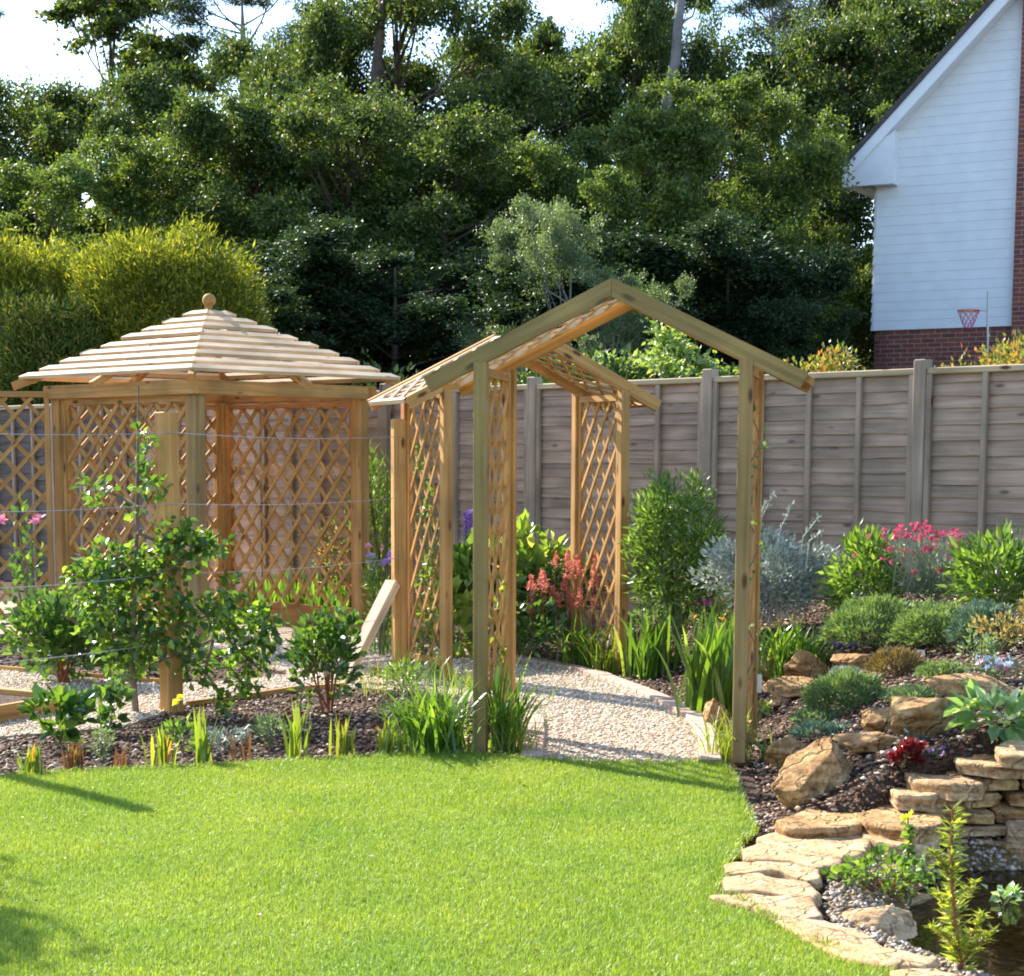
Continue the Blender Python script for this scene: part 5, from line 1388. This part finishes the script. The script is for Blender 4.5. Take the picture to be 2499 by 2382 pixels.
px_boulder('second yellow rock touching the green juniper', 2150, 1555, 85, 42, 12, .4, m='slab', depth=.7)
px_boulder('pale rock at the right edge beside the heather', 2499, 1545, 90, 50, 13, .2, m='slab', depth=.7)
px_boulder('small tan rock at the left foot of the near right post', 1742, 1775, 60, 68, 14, 0, depth=.8)
px_boulder('small grey stone beside the flat tan rock', 1905, 1722, 70, 26, 15, 0, m='slab', depth=.7)
px_boulder('rounded water worn rock lying inside the pond edge', 2160, 2292, 190, 66, 16, -.2, m='slab', depth=.7)
px_boulder('low flat rock behind the water worn one', 2215, 2222, 120, 30, 17, -.1, m='slab', depth=.7)
px_boulder('small pale rock half hidden in the pond plant', 2165, 2145, 70, 36, 18, 0, m='slab', depth=.7)

def slab(label, poly, z, th, m='slab', seed=0, tilt=(0, 0), name='stone_slab', group='flat stones around the pond'):
    P = [Vector((x, y, 0)) for x, y in poly]
    c = sum(P, Vector()) / len(P)
    # resample outline
    out = []
    for a, b in zip(P, P[1:] + P[:1]):
        L = (b - a).length; k = max(1, int(L / .035))
        for i in range(k): out.append(a + (b - a) * (i / k))
    n = len(out); out2 = []
    for i, q in enumerate(out):               # round the corners, roughen the edge
        w_ = q
        d = (w_ - c); j = 1.01 + .05 * noise.noise(Vector((w_.x * 9, w_.y * 9, seed))) + .035 * noise.noise(Vector((w_.x * 30, w_.y * 30, seed)))
        out2.append(c + d * j)
    rings = [(0, 0), (.2, 0), (.4, 0), (.58, 0), (.72, 0), (.84, 0), (.93, -.01), (.975, -.06), (.995, -.2), (1.0, -.36), (.965, -.5), (.99, -.72), (.95, -1)]
    V = []
    for r_, dz in rings:
        for q in out2:
            p = c + (q - c) * max(r_, .001)
            zz = z + dz * th + tilt[0] * (p.x - c.x) + tilt[1] * (p.y - c.y)
            rr_ = noise.noise(Vector((p.x * 5, p.y * 5, seed))) * .014 + noise.noise(Vector((p.x * 14, p.y * 14, seed))) * .008 + noise.noise(Vector((p.x * 40, p.y * 40, seed))) * .003
            if dz < -.1:                       # layered, split sides
                k2 = 1 + .05 * noise.noise(Vector((p.x * 6, dz * 9, seed))); p = c + (p - c) * k2
            V.append((p.x, p.y, zz + rr_ * (1 if dz > -.9 else 0)))
    Fc = []
    for r in range(len(rings) - 1):
        for i in range(n):
            j = (i + 1) % n; Fc.append((r * n + i, r * n + j, (r + 1) * n + j, (r + 1) * n + i))
    Fc.append(tuple(range((len(rings) - 1) * n, len(rings) * n))[::-1])
    mb = MB(); mb.sm = True; mb.add(V, Fc)
    single(name, mb, M[m], label, 'stone slab', group=group, loc=(c.x, c.y, z - th))
def pslab(label, pts, z, th, **k): slab(label, wpoly(pts, z), z, th, **k)
pslab('broad pale slab at the top of the lawn side paving', [(1845, 2040), (1935, 2015), (2070, 2018), (2125, 2045), (2120, 2078), (2060, 2092), (1980, 2075), (1880, 2052)], .035, .10, seed=1)
pslab('pale slab touching the grass notch, second down the pond edge', [(1810, 2068), (1870, 2050), (1975, 2072), (2060, 2092), (2055, 2105), (2000, 2118), (1925, 2098), (1815, 2092)], .03, .10, seed=2)
pslab('wide slab in the middle of the lawn side paving', [(1765, 2105), (1850, 2095), (1930, 2100), (2000, 2120), (2005, 2145), (1975, 2148), (1900, 2128), (1770, 2128)], .03, .10, seed=3)
pslab('orange tinted slab below the wide one', [(1762, 2132), (1850, 2128), (1970, 2150), (2010, 2178), (1985, 2192), (1880, 2178), (1765, 2172)], .03, .10, seed=4)
pslab('long slab at the leftmost corner of the paving', [(1725, 2186), (1830, 2175), (1985, 2192), (2010, 2232), (1960, 2242), (1885, 2240), (1830, 2212)], .03, .10, seed=5)
pslab('big sunlit slab running diagonally along the lawn', [(1890, 2242), (2005, 2240), (2115, 2275), (2170, 2315), (2290, 2338), (2270, 2356), (2180, 2362), (2050, 2330), (1955, 2285)], .03, .11, seed=6)
pslab('slab cut off by the bottom edge of the photo', [(2170, 2370), (2280, 2352), (2350, 2380), (2420, 2430), (2330, 2470), (2220, 2425)], .03, .11, seed=7)
# stacked slabs behind the pond: polygons at their own height
pslab('broad tan slab left of the stacked wall, on the mulch', [(1892, 2003), (1985, 1972), (2090, 1972), (2105, 2010), (1990, 2022), (1920, 2020)], .075, .07, m='rock', seed=8)
pslab('tan slab at the foot of the stacked wall', [(2080, 1980), (2170, 1962), (2290, 1975), (2310, 2010), (2230, 2024), (2120, 2000)], .10, .07, m='rock', seed=9)
pslab('grey lipped slab overhanging the pond corner', [(2095, 2020), (2180, 2012), (2300, 2035), (2280, 2065), (2180, 2060), (2105, 2040)], .04, .10, seed=10)
pslab('small pale slab second from the top of the stack, left end', [(2172, 1925), (2230, 1905), (2315, 1912), (2320, 1932), (2270, 1942), (2190, 1940)], .17, .065, seed=11)
pslab('wide pale slab in the upper part of the stack', [(2195, 1880), (2240, 1856), (2370, 1858), (2408, 1895), (2400, 1912), (2330, 1915), (2230, 1898)], .22, .07, seed=12)
pslab('thin pale slab jutting near the top of the stack', [(2325, 1838), (2440, 1822), (2520, 1850), (2515, 1872), (2440, 1872), (2335, 1858)], .29, .05, seed=13)
pslab('topmost slab of the stack at the right edge', [(2430, 1818), (2500, 1792), (2600, 1800), (2600, 1838), (2500, 1842), (2440, 1836)], .36, .06, seed=14)
rgs = random.Random(12)
for row, (z_, y0, x0) in enumerate([(.285, 7.40, 2.16), (.225, 7.36, 2.05), (.165, 7.35, 1.98), (.105, 7.30, 1.92), (.045, 7.27, 1.84), (-.015, 7.24, 1.80), (-.072, 7.21, 1.78)]):
    x = x0; q = 0
    while x < 2.9 and q < 3:
        L_ = rgs.uniform(.26, .50); f = rgs.uniform(-.05, .05); th_ = rgs.uniform(.042, .056)
        poly = [(x, y0 + f), (x + L_ * .4, y0 + f - rgs.uniform(.0, .05)), (x + L_, y0 + f + rgs.uniform(-.03, .03)), (x + L_ + .01, y0 + .24), (x + .02, y0 + .26)]
        slab(f"{['left end', 'middle', 'right end'][q]} stone in the {['uppermost', 'second', 'third', 'fourth', 'fifth', 'sixth', 'lowest'][row]} dark course of the stacked wall", poly, z_, th_, m=('rock' if rgs.random() < .55 else 'slab'), seed=60 + row * 5 + q, tilt=(rgs.uniform(-.04, .04), rgs.uniform(-.05, .05)), name='wall_stone', group='courses of the stacked wall')
        x += L_ + rgs.uniform(.005, .03); q += 1
pslab('blocky pale stone in the wall at the right edge', [(2452, 1990), (2500, 1978), (2600, 1985), (2600, 2020), (2520, 2020), (2460, 2015)], .07, .09, seed=18)
pslab('flat stone resting just above the water at the right edge', [(2440, 2050), (2520, 2035), (2640, 2045), (2640, 2075), (2540, 2075), (2455, 2065)], -.02, .07, seed=19)

mb = MB(); mb.add([(x, y, WATER_Z) for x, y in [(1.2, 4.3), (4.2, 4.3), (4.2, 7.6), (1.2, 7.6)]], [(0, 1, 2, 3)])
single('pond_water', mb, M['water'], kind='structure')
# liner below the water, slightly above the soil
mb = MB(); V = []; k = 46
for j in range(k):
    for i in range(k):
        x, y = 1.25 + 2.9 * i / (k - 1), 4.35 + 3.2 * j / (k - 1)
        hh = hgt(x, y); V.append((x, y, hh + .02 if inside(x, y, POND) else -.2))
mb.add(V, [(j * k + i, j * k + i + 1, (j + 1) * k + i + 1, (j + 1) * k + i) for j in range(k - 1) for i in range(k - 1)]); mb.sm = True
single('pond_bed', mb, M['pondbed'], kind='structure')
P = scatter(POND, 16000, (1.0, 4.5, 3.2, 7.5), np.random.default_rng(8))
dd = np.array([seg_dist(x, y, POND) for x, y in P]); k_ = (dd < .20 + .10 * np.random.default_rng(2).random(len(P))) | (np.random.default_rng(1).random(len(P)) < .10); P = P[k_]
P = np.concatenate([P, np.array([[hgt(x, y) + .022] for x, y in P])], 1)
nb = NB(); chips(nb, rng, P, rng.uniform(.007, .019, len(P)), .7)
single('pond_pebbles', nb, M['pebble'], kind='stuff', label='mixed pale pebbles lining the pond margin', cat='pebbles')
# loose stones at the lawn corner
P = rng.uniform((1.26, 7.38), (1.62, 7.75), (160, 2)); P = np.concatenate([P, np.full((len(P), 1), .01)], 1)
nb = NB(); chips(nb, rng, P, rng.uniform(.008, .022, len(P)), .6)
single('loose_stones', nb, M['pebble'], kind='stuff', label='loose pale stones on the soil at the lawn corner', cat='stones')

# pond plants
pb = GT(2130, 2165)
shrub('marginal_plant', 'round leaved pond plant with a yellow flower spike', Vector((pb.x + .03, pb.y - .06, -.08)), .23, .19, 330, (.030, .027), M['fresh'], cat='pond plant', shape=1, stem=M['redstem'], seed=111, nclump=34, nstem=30, csz=.2)
r_ = root('flower_spike', 'yellow tipped upright spike rising from the round leaved pond plant', 'flower', Vector((pb.x + .14, pb.y - .05, -.05)))
mb = MB(); b0 = Vector((pb.x + .12, pb.y - .05, -.06)); t0 = at(2216, 1995, pb.y - .05); tube(mb, [b0, (b0 + t0) / 2, t0], [.005, .004, .003], 6); part('stem', mb, M['stem'], r_)
flower_parts(r_, r_, rg, [tuple(t0), tuple(t0 + Vector((.012, 0, .014))), tuple(t0 - Vector((.014, 0, 0)))], .035, M['yellow'])
nb = NB(); q = np.array([tuple(b0 + (t0 - b0) * (k / 11)) for k in range(11) for _j in range(5)]); leaves(nb, rng, q, rng.normal(size=(len(q), 3)) + np.array([0, 0, .3]), .04, .03); part('leaves', nb, M['fresh'], r_)
r_ = root('willowherb', 'tall red stemmed narrow leaved plant at the pond edge', 'pond plant', G(2350, 2375, -.03))
Yw = G(2350, 2375, -.03).y
st = [(2352, 2375), (2335, 2290), (2322, 2150), (2322, 2050), (2325, 1965)]
mb = MB(); tube(mb, [at(x, y, Yw) for x, y in st], [.007, .0065, .005, .004, .002], 7)
nb = NB()
rg = np.random.default_rng(120)
def spray(pts, n, L, Wd, m=None):
    Pp = [at(x, y, Yw + o) for x, y, o in pts]
    for k in range(n):
        t = rg.random() * (len(Pp) - 1); i = int(t); q = Pp[i] + (Pp[i + 1] - Pp[i]) * (t - i)
        a = rg.uniform(0, 6.28); A = np.array([[math.cos(a) * .9, math.sin(a) * .9, rg.uniform(-.1, .9)]])
        s_ = 1 - .35 * t / len(Pp); leaves(nb, rg, np.array([tuple(q)]), A, L * s_ * rg.uniform(.6, 1.2), Wd, up=.4)
spray([(x, y, 0) for x, y in st], 210, .074, .010)
for px0, py0, px1, py1, o in ((2335, 2290, 2290, 2180, .05), (2330, 2250, 2380, 2150, .04), (2338, 2320, 2270, 2260, -.03), (2345, 2340, 2400, 2230, .05), (2345, 2350, 2430, 2270, -.02), (2325, 2150, 2270, 2075, .02)):
    tube(mb, [at(px0, py0, Yw), at((px0 + px1) / 2, (py0 + py1) / 2 - 8, Yw + o), at(px1, py1, Yw + o)], [.004, .003, .0015], 5)
    spray([(px0, py0, 0), ((px0 + px1) / 2, (py0 + py1) / 2 - 8, o), (px1, py1, o)], 110, .042, .007)
part('leaves', nb, M['greygreen'] if False else leafmat('willowherb_leaf', (.12, .17, .03), (.26, .30, .05), trans=.4, c3=(.42, .38, .10)), r_); part('stem', mb, M['redstem'], r_)
shrub('floating_plant', 'small pale leaved sprig floating on the dark water', G(2455, 2205, WATER_Z), .10, .05, 26, (.04, .025), M['hosta'], cat='pond plant', seed=121, nclump=5)

# plant tags
def tag_(px, py, label, Y, w=.045, h=.07, stake=True):
    p = at(px, py, Y); mb = MB(); beam(mb, Vector((p.x, p.y, p.z - h / 2)), Vector((p.x, p.y, p.z + h / 2)), w, .003, up=(0.3, 1, 0), ch=.001)
    if stake: beam(mb, Vector((p.x, p.y + .004, hgt(p.x, p.y) - .01)), Vector((p.x, p.y + .004, p.z)), .006, .003, up=(.3, 1, 0))
    single('plant_tag', mb, M['whitetag'], label, 'plant tag', loc=tuple(p))
tag_(1851, 1668, 'blank white plant tag fixed to the rear right post of the near arch', 9.772, .035, .10, False)
p = GT(2246, 1610); tag_(2246, 1597, 'small white plant tag behind the brown heath dome', p.y, .05, .05)

rg = np.random.default_rng(500)
P = scatter(LAWN, 160, (-2.6, 5.2, 1.6, 9.6), rg); P = np.concatenate([P, np.full((len(P), 1), .032)], 1)
P2_ = scatter(path_main, 90, (0, 9, 2, 13), rg); P = np.concatenate([P, np.concatenate([P2_, np.full((len(P2_), 1), .022)], 1)])
nb = NB(); A = rg.normal(size=(len(P), 3)); A[:, 2] *= .15; leaves(nb, rg, P, A, rg.uniform(.015, .03, len(P)), .012, up=3)
single('fallen_leaves', nb, M['brownheath'], kind='stuff', label='scattered small dry leaves on the lawn and gravel', cat='leaves')
